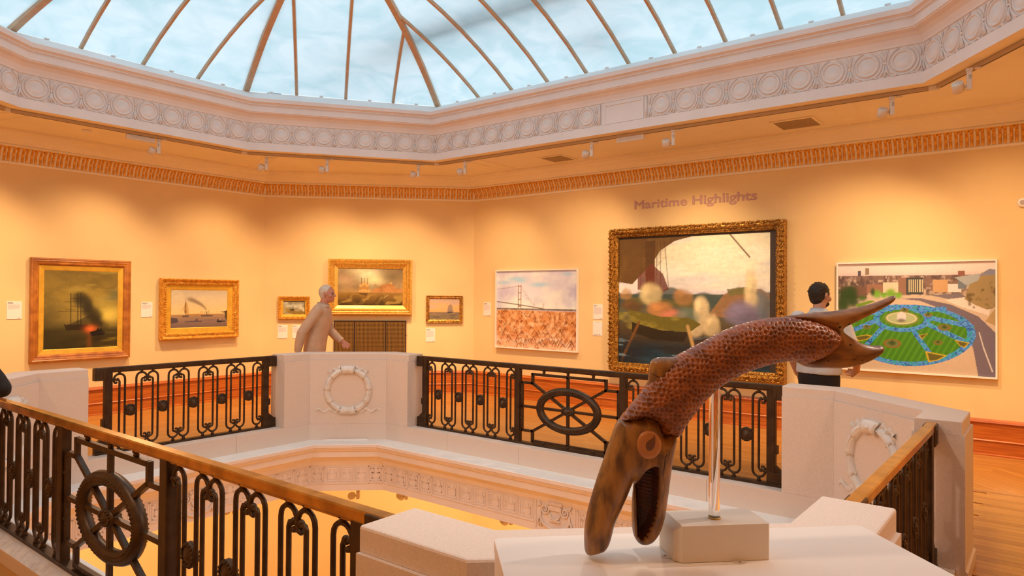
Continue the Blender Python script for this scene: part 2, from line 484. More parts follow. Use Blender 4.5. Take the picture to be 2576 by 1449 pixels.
# ---------------------------------------------------------------- ceiling fascia with roundels
fasc = tag(sweep(CEILO, [(-0.02, CEIL), (0.0, CEIL-0.002), (0.0, 3.625), (-0.012, 3.628), (-0.012, 3.885), (0.0, 3.888), (0.004, 3.91), (0.022, 3.955), (0.055, 3.985), (0.105, 4.00), (0.108, 4.008), (0.118, 4.012), (0.122, 4.075),
    (0.112, 4.080), (0.118, 4.094), (0.135, 4.098), (0.128, 4.112), (0.142, 4.124), (0.165, 4.130), (0.168, 4.15), (0.172, 4.175), (0.165, 4.182), (-0.10, 4.325), (-0.20, 4.345)], 'trim_2', m_plaster), kind='structure')
def roundel_mesh():
    mb = MB()
    R = Matrix.Rotation(PI/2, 4, 'X')        # lathe axis onto -y
    mb.lathe([(0.0, 0.012), (0.066, 0.011), (0.073, 0.006), (0.080, 0.006), (0.084, 0.016), (0.098, 0.016), (0.103, 0.004), (0.106, 0.0)], 22, R)
    for sx in (-1, 1):
        # raised leaf strip wrapped round the roundel
        pts = []
        for k in range(9):
            a = -0.42*PI + 0.84*PI*k/8
            rr = 0.122
            pts.append(Vector((sx*rr*math.cos(a)*1.02, -0.006, rr*math.sin(a)*1.04 - 0.002)))
        mb.tube(pts, [0.004, 0.009, 0.009, 0.007, 0.006, 0.007, 0.009, 0.009, 0.004], 6, True, True)
        mb.tube([Vector((sx*0.142, -0.004, 0.02)), Vector((sx*0.138, -0.008, 0.07)), Vector((sx*0.120, -0.006, 0.118))], [0.006, 0.007, 0.003], 6)
        mb.tube([Vector((sx*0.142, -0.004, -0.02)), Vector((sx*0.136, -0.010, -0.07)), Vector((sx*0.112, -0.008, -0.120))], [0.006, 0.010, 0.005], 6)
        mb.tube([Vector((sx*0.146, -0.004, -0.055)), Vector((sx*0.146, -0.008, -0.122))], [0.005, 0.008], 6)
    for sx in (-0.5, 0, 0.5):
        mb.sphere((sx*0.15, -0.004, -0.121), 0.016, 8, 4, (1.6, 0.5, 0.55))
    me = mb.mesh('roundel'); me.materials.append(m_plaster_relief); return me
rm = roundel_mesh()
def clasp_mesh():
    mb = MB(); mb.cbox((0, -0.006, 0), 0.020, 0.016, 0.018, bev=0.003); mb.cbox((0, -0.003, 0.07), 0.012, 0.01, 0.10); 
    me = mb.mesh('clasp'); me.materials.append(m_plaster_relief); return me
cm = clasp_mesh()
def side_frame(poly, i):
    a = Vector(poly[i]); b = Vector(poly[(i+1) % 8]); e = (b-a).normalized()
    return a, b, e, math.atan2(e.y, e.x)
def along(poly, i, t, z, d=0.0):
    a, b, e, ang = side_frame(poly, i); n = Vector((-e.y, e.x))
    p = a + e*t + n*d
    return Vector((p.x, p.y, z)), ang + PI        # +y local points back into the masonry
for i in range(8):
    a, b, e, ang = side_frame(CEILO, i); L = (b-a).length
    if i in (4, 0):
        ts = []
        c = L/2
        for k in range(9): ts += [c-0.4865-0.298*k, c+0.4865+0.298*k]
    else:
        n = 9; st = L/n if L < 2.53 else L/9
        ts = [st*(k+0.5) for k in range(n)]
    ts.sort()
    for k, t in enumerate(ts):
        p, r = along(CEILO, i, t, 3.757, -0.012)
        obj('roundel', rm, None, fasc, p, r)
        if k+1 < len(ts) and ts[k+1]-t < 0.4:
            p, r = along(CEILO, i, (t+ts[k+1])/2, 3.757, -0.012)
            obj('clasp', cm, None, fasc, p, r)
    if i in (4, 0):
        p, r = along(CEILO, i, L/2, 3.757, -0.012)
        mb = MB()
        mb.box(-0.27, 0.27, -0.010, 0.0, -0.128, 0.128)
        for z0, z1 in ((0.085, 0.100),):
            mb.box(-0.235, 0.235, -0.018, -0.010, z0, z1)
        mb.box(-0.235, -0.225, -0.016, -0.010, -0.10, 0.085)
        for sx in (-1, 1):
            mb.tube([Vector((sx*0.305, -0.01, -0.12)), Vector((sx*0.305, -0.014, 0.12))], [0.012, 0.012], 6)
        mb.build('plain_tablet', m_plaster, fasc, p, r)

# ---------------------------------------------------------------- skylight
sky = empty('window_1', kind='structure')
def glass_material():
    m = bpy.data.materials.new('whitewashed_glass'); m.use_nodes = True
    nt = m.node_tree
    for n in list(nt.nodes):
        if n.type != 'OUTPUT_MATERIAL': nt.nodes.remove(n)
    out = [n for n in nt.nodes if n.type == 'OUTPUT_MATERIAL'][0]
    tc = nt.nodes.new('ShaderNodeTexCoord')
    mp = nt.nodes.new('ShaderNodeMapping'); mp.inputs['Scale'].default_value = (1.7, 1.7, 4.5)
    n1 = nt.nodes.new('ShaderNodeTexNoise'); n1.inputs['Scale'].default_value = 1.1; n1.inputs['Detail'].default_value = 6; n1.inputs['Distortion'].default_value = 0.8
    rp = nt.nodes.new('ShaderNodeValToRGB')
    rp.color_ramp.elements[0].position = 0.36; rp.color_ramp.elements[0].color = (0.58, 0.74, 0.80, 1)
    rp.color_ramp.elements[1].position = 0.62; rp.color_ramp.elements[1].color = (0.77, 0.85, 0.90, 1)
    nt.links.new(tc.outputs['Object'], mp.inputs['Vector']); nt.links.new(mp.outputs['Vector'], n1.inputs['Vector'])
    nt.links.new(n1.outputs['Fac'], rp.inputs['Fac'])
    tr = nt.nodes.new('ShaderNodeBsdfTranslucent'); nt.links.new(rp.outputs['Color'], tr.inputs['Color'])
    gl = nt.nodes.new('ShaderNodeBsdfGlossy'); gl.inputs['Roughness'].default_value = 0.25; gl.inputs['Color'].default_value = (1, 1, 1, 1)
    mx = nt.nodes.new('ShaderNodeMixShader'); mx.inputs['Fac'].default_value = 0.03
    nt.links.new(tr.outputs['BSDF'], mx.inputs[1]); nt.links.new(gl.outputs['BSDF'], mx.inputs[2])
    nt.links.new(mx.outputs['Shader'], out.inputs['Surface'])
    return m
m_glass = glass_material()
m_bar = M('glazing_bar_paint', (0.62, 0.42, 0.27), 0.6, var=0.12, vscale=12)
GZ = 4.35
def vault(t):
    R = 6.7; c = 3.45
    t = min(t, c)
    return math.sqrt(R*R-(c-t)**2)-math.sqrt(R*R-c*c)
GE = []
for i in range(8):
    a = Vector(GLASS[i]); b = Vector(GLASS[(i+1) % 8]); e = (b-a).normalized(); n = Vector((-e.y, e.x))
    GE.append((a, b, e, n, (b-a).length))
def dist_all(p): return [(p-g[0]).dot(g[3]) for g in GE]
def tmax(i, s):
    """how far a glazing line runs up the vault from side i before it meets a hip or the ridge"""
    a, b, e, n, L = GE[i]; p0 = a+e*s; best = 3.46
    for j in range(8):
        if j == i: continue
        aj, bj, ej, nj, Lj = GE[j]
        d0 = (p0-aj).dot(nj); den = 1-n.dot(nj)
        if den > 1e-6: best = min(best, max(0.0, d0/den))
    return best
def vpt(i, s, t, lift=0.0):
    a, b, e, n, L = GE[i]; p = a+e*s+n*t
    return Vector((p.x, p.y, GZ+vault(t)+lift))
def stations(i):
    L = GE[i][4]
    if i in (0, 4):
        st = 0.583; h = (L-8*st)/2
        return [0, h] + [h+st*k for k in range(1, 8)] + [L-h, L]
    n = 4
    return [L*k/n for k in range(n+1)]
for i in range(8):
    st = stations(i)
    for k in range(len(st)-1):
        cols = [st[k] + (st[k+1]-st[k])*c/2 for c in range(3)]
        mb = MB(); rows = []
        for r in range(9):
            rows.append([vpt(i, s, tmax(i, s)*r/8) for s in cols])
        mb.loft(rows, False, False, True, closed=False)
        mb.build('glass_pane', m_glass, sky)
    for k in range(1, len(st)-1):
        s = st[k]; T = tmax(i, s)
        a, b, e, n, L = GE[i]; e3 = Vector((e.x, e.y, 0))
        rings = []
        for r in range(9):
            p = vpt(i, s, T*r/8)
            w = 0.021
            rings.append([p-e3*w+Vector((0, 0, 0.004)), p+e3*w+Vector((0, 0, 0.004)), p+e3*w*0.7-Vector((0, 0, 0.034)), p-e3*w*0.7-Vector((0, 0, 0.034))])
        mb = MB(); mb.loft(rings, True, True, False)
        mb.build('glazing_bar', m_bar, sky)
    # hip rib at corner i
    T = 3.2; rings = []
    a, b, e, n, L = GE[i]; ap, bp, ep, npv, Lp = GE[i-1]
    bis = (e - ep).normalized()
    # direction in plan keeping equal distance to both sides
    hd = Vector((npv.y-n.y, n.x-npv.x)); hd = hd if hd.dot(n) > 0 else -hd
    hd = hd/hd.dot(n); sd = Vector((-hd.y, hd.x)).normalized().to_3d()
    tend = 1.9 if i in (0, 1, 4, 5, 2, 3, 6, 7) else 3
    for r in range(11):
        t = tend*r/10; p2 = a+hd*t
        dm = min(dist_all(p2))
        p = Vector((p2.x, p2.y, GZ+vault(dm)))
        w = 0.042
        rings.append([p-sd*w+Vector((0, 0, 0.004)), p+sd*w+Vector((0, 0, 0.004)), p+sd*w*0.8-Vector((0, 0, 0.055)), p-sd*w*0.8-Vector((0, 0, 0.055))])
    mb = MB(); mb.loft(rings, True, True, False); mb.build('hip_rib', m_bar, sky)
    # foot clips along the springing line
    for k in range(len(st)-1):
        s = (st[k]+st[k+1])/2
        p = vpt(i, s, 0.02); ang = math.atan2(e.y, e.x)
        MB().cbox((0, 0, -0.012), 0.05, 0.03, 0.018, bev=0.004).build('glass_clip', m_plaster, sky, p, ang)

# steelwork of the outer roof lying just over the glass, and a lamp hung between the two roofs
def pix_ray(x, y):
    d = CR*((x-1288)/FPX) - CU*((y-724.5)/FPX) + _f
    return d
m_steel = M('roof_steel', (0.10, 0.11, 0.11), 0.6)
bm_ = MB(); bm_.cbox((0, 0, 0.06), 11.6, 0.13, 0.012); bm_.cbox((0, 0, 0.0), 11.6, 0.012, 0.11); bm_.cbox((0, 0, -0.06), 11.6, 0.13, 0.012)
bm_.box(-5.8, -5.6, -0.06, 0.06, -1.3, -0.06); bm_.box(5.6, 5.8, -0.06, 0.06, -1.3, -0.06)
tag(bm_.build('roof_beam', m_steel, None, (-3.95, 6.25, 5.02)), 'dark steel beam showing through the whitewashed skylight glass', 'beam')
lp = empty('roof_lamp', (-4.22, 7.0, 4.72), 0.0, 'dark box lamp on two thin rails blurred behind the skylight glass', 'lamp')
MB().cbox((0, 0, 0), 0.20, 0.13, 0.10, bev=0.015).build('lamp_box', m_steel, lp)
for sy in (-1, 1):
    MB().tube([Vector((-0.42, sy*0.055, -0.02)), Vector((0.42, sy*0.055, -0.02))], 0.012, 6).build('lamp_rail', m_steel, lp)
MB().tube([Vector((0, 0, 0.05)), Vector((0, 0.02, 0.25)), Vector((0, -0.7, 0.36))], 0.012, 6).build('cable', m_steel, lp)

# ---------------------------------------------------------------- lighting track, lamp heads, control boxes
TR = offset_poly(CEILO, -0.165)
names = {4: 'along the back wall', 5: 'across the diagonal corner', 6: 'along the left wall', 3: 'round the right-hand corner', 2: 'along the right wall', 0: 'along the front wall', 1: 'round the front right corner', 7: 'round the front left corner'}
for i in range(8):
    a = Vector(TR[i]); b = Vector(TR[(i+1) % 8]); e = (b-a).normalized(); L = (b-a).length
    t = empty('lighting_track', (a.x, a.y, CEIL-0.003), math.atan2(e.y, e.x), 'slim ceiling lighting track running ' + names[i] + ' below the skylight frieze', 'lighting track', 'ceiling lighting tracks')
    mb = MB(); mb.box(0.03, L-0.03, -0.018, 0.018, -0.032, 0.0); mb.build('track_body', m_track, t)
    mb = MB(); mb.box(0.06, L-0.06, -0.005, 0.005, -0.0335, -0.031); mb.build('track_slot', m_slot, t)
    mb = MB(); mb.box(-0.02, 0.06, -0.022, 0.022, -0.036, -0.0); mb.build('track_joint', m_lampwhite, t)
m_lampface = M('lamp_back', (0.66, 0.60, 0.54), 0.4)
m_ink = M('printed_grey', (0.16, 0.13, 0.12), 0.6)
def text_mesh(s, size, name, extrude=0.0005, offset=0.0, align='CENTER', sx=1.0, space=1.0, bevel=0.0):
    cu = bpy.data.curves.new(name, 'FONT'); cu.body = s; cu.size = size; cu.extrude = extrude; cu.offset = offset
    cu.align_x = align; cu.align_y = 'BOTTOM_BASELINE' if align == 'LEFT' else 'CENTER'; cu.space_character = space; cu.resolution_u = 4
    if bevel: cu.bevel_depth = bevel; cu.bevel_resolution = 0
    o = bpy.data.objects.new(name, cu); COL.objects.link(o)
    dg = bpy.context.evaluated_depsgraph_get()
    me = bpy.data.meshes.new_from_object(o.evaluated_get(dg))
    bpy.data.objects.remove(o, do_unlink=True); bpy.data.curves.remove(cu)
    me.transform(Matrix.Rotation(PI/2, 4, 'X') @ Matrix.Diagonal((sx, 1, 1, 1)))
    me.name = name
    return me
num_me = text_mesh('165', 0.026, 'number'); num_me.transform(Matrix.Rotation(-PI/2, 4, 'Y')); num_me.materials.append(m_ink)
lab_heads = ['track lamp on the left wall track beside the long control box', 'track lamp at the near end of the diagonal track, left of its neighbour', 'track lamp hanging from the middle of the diagonal track',
    'track lamp at the far end of the diagonal track, just before the corner', 'first track lamp on the back wall track, right beside the corner', 'track lamp left of the slim control box on the back wall track',
    'track lamp right of the slim control box on the back wall track', 'track lamp on the back wall track above the garden photograph', 'big track lamp on the right-hand corner track, nearest the camera']
def lamp_parts(o, aim, rz):
    """housing hanging from the track with a swivelling drum beside it"""
    mb = MB(); mb.cbox((0, 0, -0.052), 0.05, 0.030, 0.026, bev=0.003); mb.cbox((0.06, 0, -0.047), 0.05, 0.028, 0.014, bev=0.003); mb.cbox((0, 0, -0.066), 0.026, 0.026, 0.02)
    mb.build('track_adapter', m_lampwhite, o)
    b = MB().cbox((0, 0, -0.146), 0.036, 0.060, 0.145, bev=0.003).build('driver_box', m_lampwhite, o)
    obj('number', num_me, None, b, (0.004, -0.0306, -0.118))
    MB().cyl((-0.016, 0, -0.185), (-0.034, 0, -0.185), 0.009, n=8).build('knuckle', m_lampface, o)
    q = aim.to_track_quat('Z', 'Y').to_matrix().to_4x4()
    m = Matrix.Translation((-0.078, 0, -0.185)) @ q
    d = MB().lathe([(0.0, -0.040), (0.038, -0.040), (0.0445, -0.034), (0.0445, 0.038), (0.040, 0.040), (0.036, 0.024), (0.0, 0.022)], 22, m)
    dr = d.build('lamp_drum', m_lampwhite, o)
    MB().lathe([(0.0, 0.0235), (0.035, 0.0235), (0.035, 0.0245), (0.0, 0.0245)], 18, m).build('lens', m_lens, dr)
m_lens = bpy.data.materials.new('lit_lens'); m_lens.use_nodes = True
_b = m_lens.node_tree.nodes['Principled BSDF']; _b.inputs['Emission Color'].default_value = (1.0, 0.75, 0.45, 1); _b.inputs['Emission Strength'].default_value = 4.0
for k, (x, y, t) in enumerate(HEADS):
    o = empty('track_spotlight', (x, y, CEIL), 0.0, lab_heads[k], 'spotlight', 'track spotlights')
    rz = {0: PI/2, 1: PI/4, 2: PI/4, 3: PI/4, 4: 0, 5: 0, 6: 0, 7: 0, 8: -PI/5}[k]*0.35 + YAW*0.55
    o.rotation_euler = (0, 0, rz)
    v = (Vector(t) - Vector((x, y, 3.34))).normalized()
    lv = Matrix.Rotation(-rz, 3, 'Z') @ v
    lamp_parts(o, lv, rz)
for (x, y, rz, L, lab) in ((-8.635, 3.80, PI/2, 0.33, 'long control box on the left wall track beside a lamp'), (-3.935, 7.275, 0.0, 0.36, 'slim control box between two lamps on the back wall track')):
    o = empty('track_control_box', (x, y, CEIL), rz, lab, 'control box')
    MB().cbox((0, 0, -0.066), L, 0.030, 0.062, bev=0.004).build('box_body', m_lampwhite, o)
    MB().box(-L/2+0.03, L/2-0.03, -0.0165, -0.0148, -0.082, -0.045).build('cover_plate', m_vent if False else m_lampface, o)

# square air grilles and raised joints on the ceiling
def ceiling_vent(cx, cy, rz, sx, sy, lab):
    o = empty('ceiling_vent', (cx, cy, CEIL), rz, lab, 'vent')
    mb = MB()
    for x0, x1, y0, y1 in ((-sx/2, sx/2, -sy/2, -sy/2+0.03), (-sx/2, sx/2, sy/2-0.03, sy/2), (-sx/2, -sx/2+0.03, -sy/2+0.03, sy/2-0.03), (sx/2-0.03, sx/2, -sy/2+0.03, sy/2-0.03)):
        mb.box(x0, x1, y0, y1, -0.012, -0.001)
    mb.build('vent_frame', m_ceil, o)
    mb = MB(); mb.box(-sx/2+0.03, sx/2-0.03, -sy/2+0.03, sy/2-0.03, -0.003, -0.001); mb.build('vent_back', m_slot, o)
    n = 9; w = (sy-0.06)/n
    for k in range(n):
        y = -sy/2+0.03+w*(k+0.5)
        MB().box(-sx/2+0.03, sx/2-0.03, y-w*0.36, y+w*0.36, -0.010, -0.003).build('slat', m_vent, o)
ceiling_vent(-2.24, 7.94, 0.0, 0.46, 0.46, 'square brown air grille in the ceiling near the right end of the back wall')
ceiling_vent(-5.46, 8.0, 0.0, 0.40, 0.42, 'square brown air grille in the ceiling above the bridge photograph')
k = 0
for (x0, y0, x1, y1) in ((-1.79, 7.40, -1.79, 8.32), (-1.58, 7.40, -1.58, 8.32), (-6.62, 7.45, -6.62, 8.30), (-6.40, 7.45, -6.40, 8.30), (-8.62, 5.62, -9.45, 6.02), (-8.62, 5.46, -9.5, 5.84), (-8.75, 2.52, -9.6, 2.26), (-8.75, 2.72, -9.6, 2.48)):
    k += 1
    d = Vector((x1-x0, y1-y0, 0)); L = d.length
    mb = MB(); mb.loft([[Vector((0, -0.02, -0.0)), Vector((0, -0.012, -0.012)), Vector((0, 0.012, -0.012)), Vector((0, 0.02, 0.0))], [Vector((L, -0.02, -0.0)), Vector((L, -0.012, -0.012)), Vector((L, 0.012, -0.012)), Vector((L, 0.02, 0.0))]], True, True, False)
    tag(mb.build('trim_%d' % (2+k), m_ceil, None, (x0, y0, CEIL+0.001), math.atan2(d.y, d.x)), kind='structure')
o = tag(MB().lathe([(0.0, -0.028), (0.035, -0.026), (0.05, -0.012), (0.05, 0.0), (0, 0)], 16).build('smoke_detector', m_white, None, (-9.0, 3.35, CEIL)), 'small round smoke detector on the ceiling above the left wall', 'smoke detector')

# ---------------------------------------------------------------- opening: kerb, ledge, lower cornice and fret
kerb_out = offset_poly(OPEN, -0.215)
kerb = empty('trim_20', kind='structure')
def kerb_block(name, i, t0, t1, mat, g=0.0014):
    a, b, e, ang = side_frame(OPEN, i); L = (b-a).length
    ao, bo = Vector(kerb_out[i]), Vector(kerb_out[(i+1) % 8])
    n = Vector((-e.y, e.x)); mb = MB()
    def P(t, dd):
        if t <= 0 and dd < 0: return ao
        if t >= L and dd < 0: return bo
        return a+e*min(max(t, 0), L)+n*dd
    q = [P(t0 + (g if t0 > 0 else 0), 0), P(t1 - (g if t1 < L else 0), 0), P(t1 - (g if t1 < L else 0), -0.215), P(t0 + (g if t0 > 0 else 0), -0.215)]
    c = sum(q, Vector((0, 0)))/4
    def ring(k, z): return [Vector((c.x+(p.x-c.x)*k, c.y+(p.y-c.y)*k, z)) for p in q]
    mb.loft([[Vector((p.x, p.y, -0.112)) for p in q], [Vector((p.x, p.y, 0.076)) for p in q], ring(0.992, 0.081)], True, True, False)
    return mb.build(name, mat, kerb)
for i in range(8):
    L = (Vector(OPEN[(i+1) % 8])-Vector(OPEN[i])).length
    n = max(1, round(L/0.95))
    for k in range(n): kerb_block('kerb_stone', i, L*k/n, L*(k+1)/n if k < n-1 else L, m_stone)
tag(sweep(OPEN, [(-0.02, -0.106), (0.232, -0.114), (0.236, -0.120)], 'trim_21', m_ledge), kind='structure')
low = tag(sweep(OPEN, [(0.236, -0.120), (0.235, -0.152), (0.222, -0.158), (0.222, -0.170), (0.205, -0.182), (0.196, -0.200), (0.182, -0.204), (0.180, -0.270), (0.165, -0.276), (0.120, -0.300), (0.08, -0.345), (0.064, -0.392), (0.060, -0.398), (0.060, -0.690), (0.02, -0.692)], 'trim_22', m_plaster), kind='structure')
# small white cable trunking left on the ledge at the far corner
pa = Vector((-6.74, 5.10)); pb = Vector((-6.40, 5.42)); d = (pb-pa)
tag(MB().cbox((0, 0, 0.01), 0.50, 0.028, 0.02, bev=0.003).build('cable_trunking', m_ledge, None, ((pa.x+pb.x)/2, (pa.y+pb.y)/2, -0.112), math.atan2(d.y, d.x)), 'short white cable trunking lying on the white ledge below the far stone pier', 'cable cover')
def fret_mesh():
    mb = MB(); U = 0.2         # Greek key, raised bars
    def bar(x0, z0, x1, z1, w=0.011):
        mb.box(min(x0, x1)-w/2, max(x0, x1)+w/2, -0.007, 0.0, min(z0, z1)-w/2, max(z0, z1)+w/2)
    for s in (1, -1):
        bar(s*0.095, -0.095, s*0.095, 0.095)
        bar(s*0.012, 0.095, s*0.095, 0.095)
        bar(s*0.072, -0.070, s*0.072, 0.070)
        bar(s*0.030, 0.070, s*0.072, 0.070)
        bar(s*0.030, 0.020, s*0.030, 0.070)
        bar(s*0.012, 0.020, s*0.050, 0.020)
        bar(s*0.050, -0.040, s*0.050, 0.020)
        bar(s*0.018, -0.040, s*0.050, -0.040)
        bar(s*0.018, -0.070, s*0.072, -0.070)
    bar(-0.095, -0.100, 0.095, -0.100)
    me = mb.mesh('fret_key'); me.materials.append(m_plaster_relief); return me
fm = fret_mesh()
def cartouche_mesh():
    mb = MB()
    for s in (-1, 1):
        pts = []; rr = []
        for k in range(26):
            a = k/25*2.3*2*PI*0.75; r = 0.052*(1-k/25*0.86)
            pts.append(Vector((s*(0.115+r*math.cos(a+PI*0.75)*s*s), -0.012, 0.055+r*math.sin(a+PI*0.75)))); rr.append(0.010-0.004*k/25)
        pts = [Vector((p.x, p.y, p.z)) for p in pts]
        mb.tube(pts, rr, 6)
        mb.tube([Vector((s*0.165, -0.010, 0.03)), Vector((s*0.172, -0.012, -0.03)), Vector((s*0.135, -0.014, -0.085)), Vector((s*0.06, -0.014, -0.118)), Vector((0, -0.014, -0.125))], [0.008, 0.011, 0.011, 0.011, 0.011], 6)
        mb.tube([Vector((s*0.18, -0.008, -0.12)), Vector((s*0.20, -0.014, -0.07)), Vector((s*0.175, -0.012, -0.02))], [0.006, 0.012, 0.004], 6)
        mb.tube([Vector((s*0.15, -0.008, -0.125)), Vector((s*0.165, -0.014, -0.09)), Vector((s*0.15, -0.012, -0.06))], [0.006, 0.010, 0.004], 6)
        mb.tube([Vector((s*0.065, -0.01, 0.025)), Vector((s*0.04, -0.016, -0.02)), Vector((0, -0.018, -0.035))], [0.006, 0.010, 0.010], 6)
        mb.tube([Vector((s*0.19, -0.006, 0.13)), Vector((s*0.165, -0.014, 0.085)), Vector((s*0.20, -0.012, 0.07))], [0.012, 0.010, 0.004], 6)
    mb.cbox((0, -0.010, 0.075), 0.13, 0.02, 0.05, bev=0.006)
    for k in range(6): mb.sphere((-0.07+0.028*k, -0.014, 0.118), 0.020, 8, 5, (0.9, 0.8, 1.0))
    for k in range(5): mb.sphere((-0.05+0.025*k, -0.014, -0.045), 0.014, 8, 5)
    mb.box(-0.235, -0.222, -0.008, 0, -0.15, 0.145); mb.box(0.222, 0.235, -0.008, 0, -0.15, 0.145)
    me = mb.mesh('cartouche'); me.materials.append(m_plaster_relief); return me
cart = cartouche_mesh()
for i in range(8):
    a, b, e, ang = side_frame(LOWO, i); L = (b-a).length
    if i in (1, 3, 5, 7):
        n = 5; ts = [L*(k+0.5)/n for k in range(n)]; sc = L/n/0.2
    else:
        half = (L-0.50)/2; n = round(half/0.205); st = half/n; sc = st/0.2
        ts = [st*(k+0.5) for k in range(n)] + [L-st*(k+0.5) for k in range(n)]
        p, r = along(LOWO, i, L/2, -0.512)
        obj('cartouche', cart, None, low, p, r)
    for j, t in enumerate(ts):
        p, r = along(LOWO, i, t, -0.505)
        o = obj('fret_key', fm, None, low, p, r); o.scale = (sc*0.985, 1, 1.0)
for s in ('top', 'bottom'):
    pass

# lower gallery: lamps on their track under the floor edge, pilaster and small grille on the lower wall
for k, (x, y, rz, lab) in enumerate([(-6.78, 5.62, 0.70, 'lower gallery lamp below the far corner, seen end on'), (-6.30, 5.98, 0.55, 'lower gallery lamp below the far corner, turned sideways'), (-7.42, 4.35, 0.9, 'lower gallery lamp seen through the near railing bars'), (-4.72, 6.05, 0.5, 'lower gallery lamp just above the edge of the near stone pier')]):
    o = empty('lower_spotlight', (x, y, -0.69), rz, lab, 'spotlight', 'lower gallery lamps')
    lamp_parts(o, (Vector((0.1, 0.85, -0.5)) if k % 2 else Vector((0.0, 0.97, -0.2))).normalized(), rz)
mb = MB(); mb.box(-0.7, 0.7, -0.16, 0.0, -4.6, -0.70); mb.box(-0.78, 0.78, -0.19, 0.0, -1.02, -0.90)
tag(mb.build('column_lower', m_wall, None, wall_pt('L', 4.15, 0), PI/2), kind='structure')
o = empty('lower_air_grille', wall_pt('D', -3.02, -1.86), PI/4, 'small perforated air grille on the lower gallery wall seen between railing bars', 'vent')
mb = MB(); mb.box(-0.16, 0.16, -0.006, 0, -0.14, 0.14); mb.build('grille_plate', m_wall, o)
mb = MB()
for a in range(5):
    for b in range(6): mb.box(-0.125+0.055*a, -0.095+0.055*a, -0.009, -0.005, -0.125+0.045*b, -0.10+0.045*b)
tag(mb.build('holes', m_slot, o), kind='stuff')
# ---------------------------------------------------------------- stone piers with wreaths
PT = 0.91
def wreath_parts(par, M4):
    """relief wreath: husk segments, top clasp, bottom clasp, fluttering ribbons; local +y into the stone"""
    def seg(a0, a1, flip=False):
        mb = MB(); pts = []; rr = []
        for k in range(7):
            t = k/6; a = a0+(a1-a0)*t
            pts.append(Vector((0.243*math.cos(a), -0.006, 0.243*math.sin(a)))); rr.append(0.029+0.009*t)
        mb.tube(pts, rr, 8, True, True, up=Vector((0, 1, 0)))
        for s in (-1, 0, 1):
            a = a1
            c = Vector(((0.243+s*0.025)*math.cos(a), -0.010-(0.024 if s == 0 else 0), (0.243+s*0.025)*math.sin(a)))
            mb.sphere(c, 0.0125, 7, 4, (1, 0.9, 1.2))
        mb.tube([p+Vector((0, -0.030, 0)) for p in pts], [0.006]*7, 5, True, True, up=Vector((0, 1, 0)))
        mb.build('husk', m_relief, par)
    for s in (-1, 1):
        ang = [PI/2-s*0.30, PI/2-s*0.86, PI/2-s*1.52, PI/2-s*2.15, PI/2-s*2.72]
        for k in range(4): seg(ang[k], ang[k+1]-s*0.02)
        rb = MB()
        rings = []
        for k in range(17):
            t = k/16; x = s*(0.09+0.135*t); z = 0.258-0.040*t+0.016*math.sin(t*13)
            rings.append([Vector((x, -0.001, z-0.022)), Vector((x, -0.018-0.010*math.cos(t*13), z)), Vector((x, -0.001, z+0.022))])
        rb.loft(rings, False, False, True, closed=False)
        rb.build('ribbon', m_relief, par)
        rb = MB(); rings = []
        for k in range(23):
            t = k/22; x = s*(0.05+0.33*t); z = -0.235+0.018*math.sin(t*16)
            w = 0.026*(1-0.45*t)
            rings.append([Vector((x, -0.003, z-w)), Vector((x, -0.016-0.010*math.cos(t*16), z)), Vector((x, -0.003, z+w))])
        rb.loft(rings, False, False, True, closed=False)
        rb.build('ribbon', m_relief, par)
    def band(a, w, nm, tr):
        mb = MB(); pts = []
        for k in range(7):
            aa = a-w+2*w*k/6; pts.append(Vector((0.243*math.cos(aa), -0.006, 0.243*math.sin(aa))))
        mb.tube(pts, [tr*1.12, tr, tr*0.96, tr*0.95, tr*0.96, tr, tr*1.12], 10, True, True, up=Vector((0, 1, 0)))
        for s in (-1, 1):
            aa = a+s*w
            mb.tube([Vector(((0.243+q)*math.cos(aa), -0.006-tr*0.9*math.cos(q/0.06*PI/2), (0.243+q)*math.sin(aa))) for q in (-0.05, -0.025, 0, 0.025, 0.05)], 0.007, 6)
        mb.sphere((0.243*math.cos(a), -0.006-tr, 0.243*math.sin(a)), 0.014, 8, 5)
        mb.build(nm, m_relief, par)
    band(PI/2, 0.27, 'top_clasp', 0.050)
    band(-PI/2, 0.34, 'bottom_clasp', 0.048)
m_relief = M('carved_limestone', (0.80, 0.75, 0.71), 0.75, color2=(0.72, 0.66, 0.60), vscale=14.0, bump=0.08, bscale=180, spec=0.3)

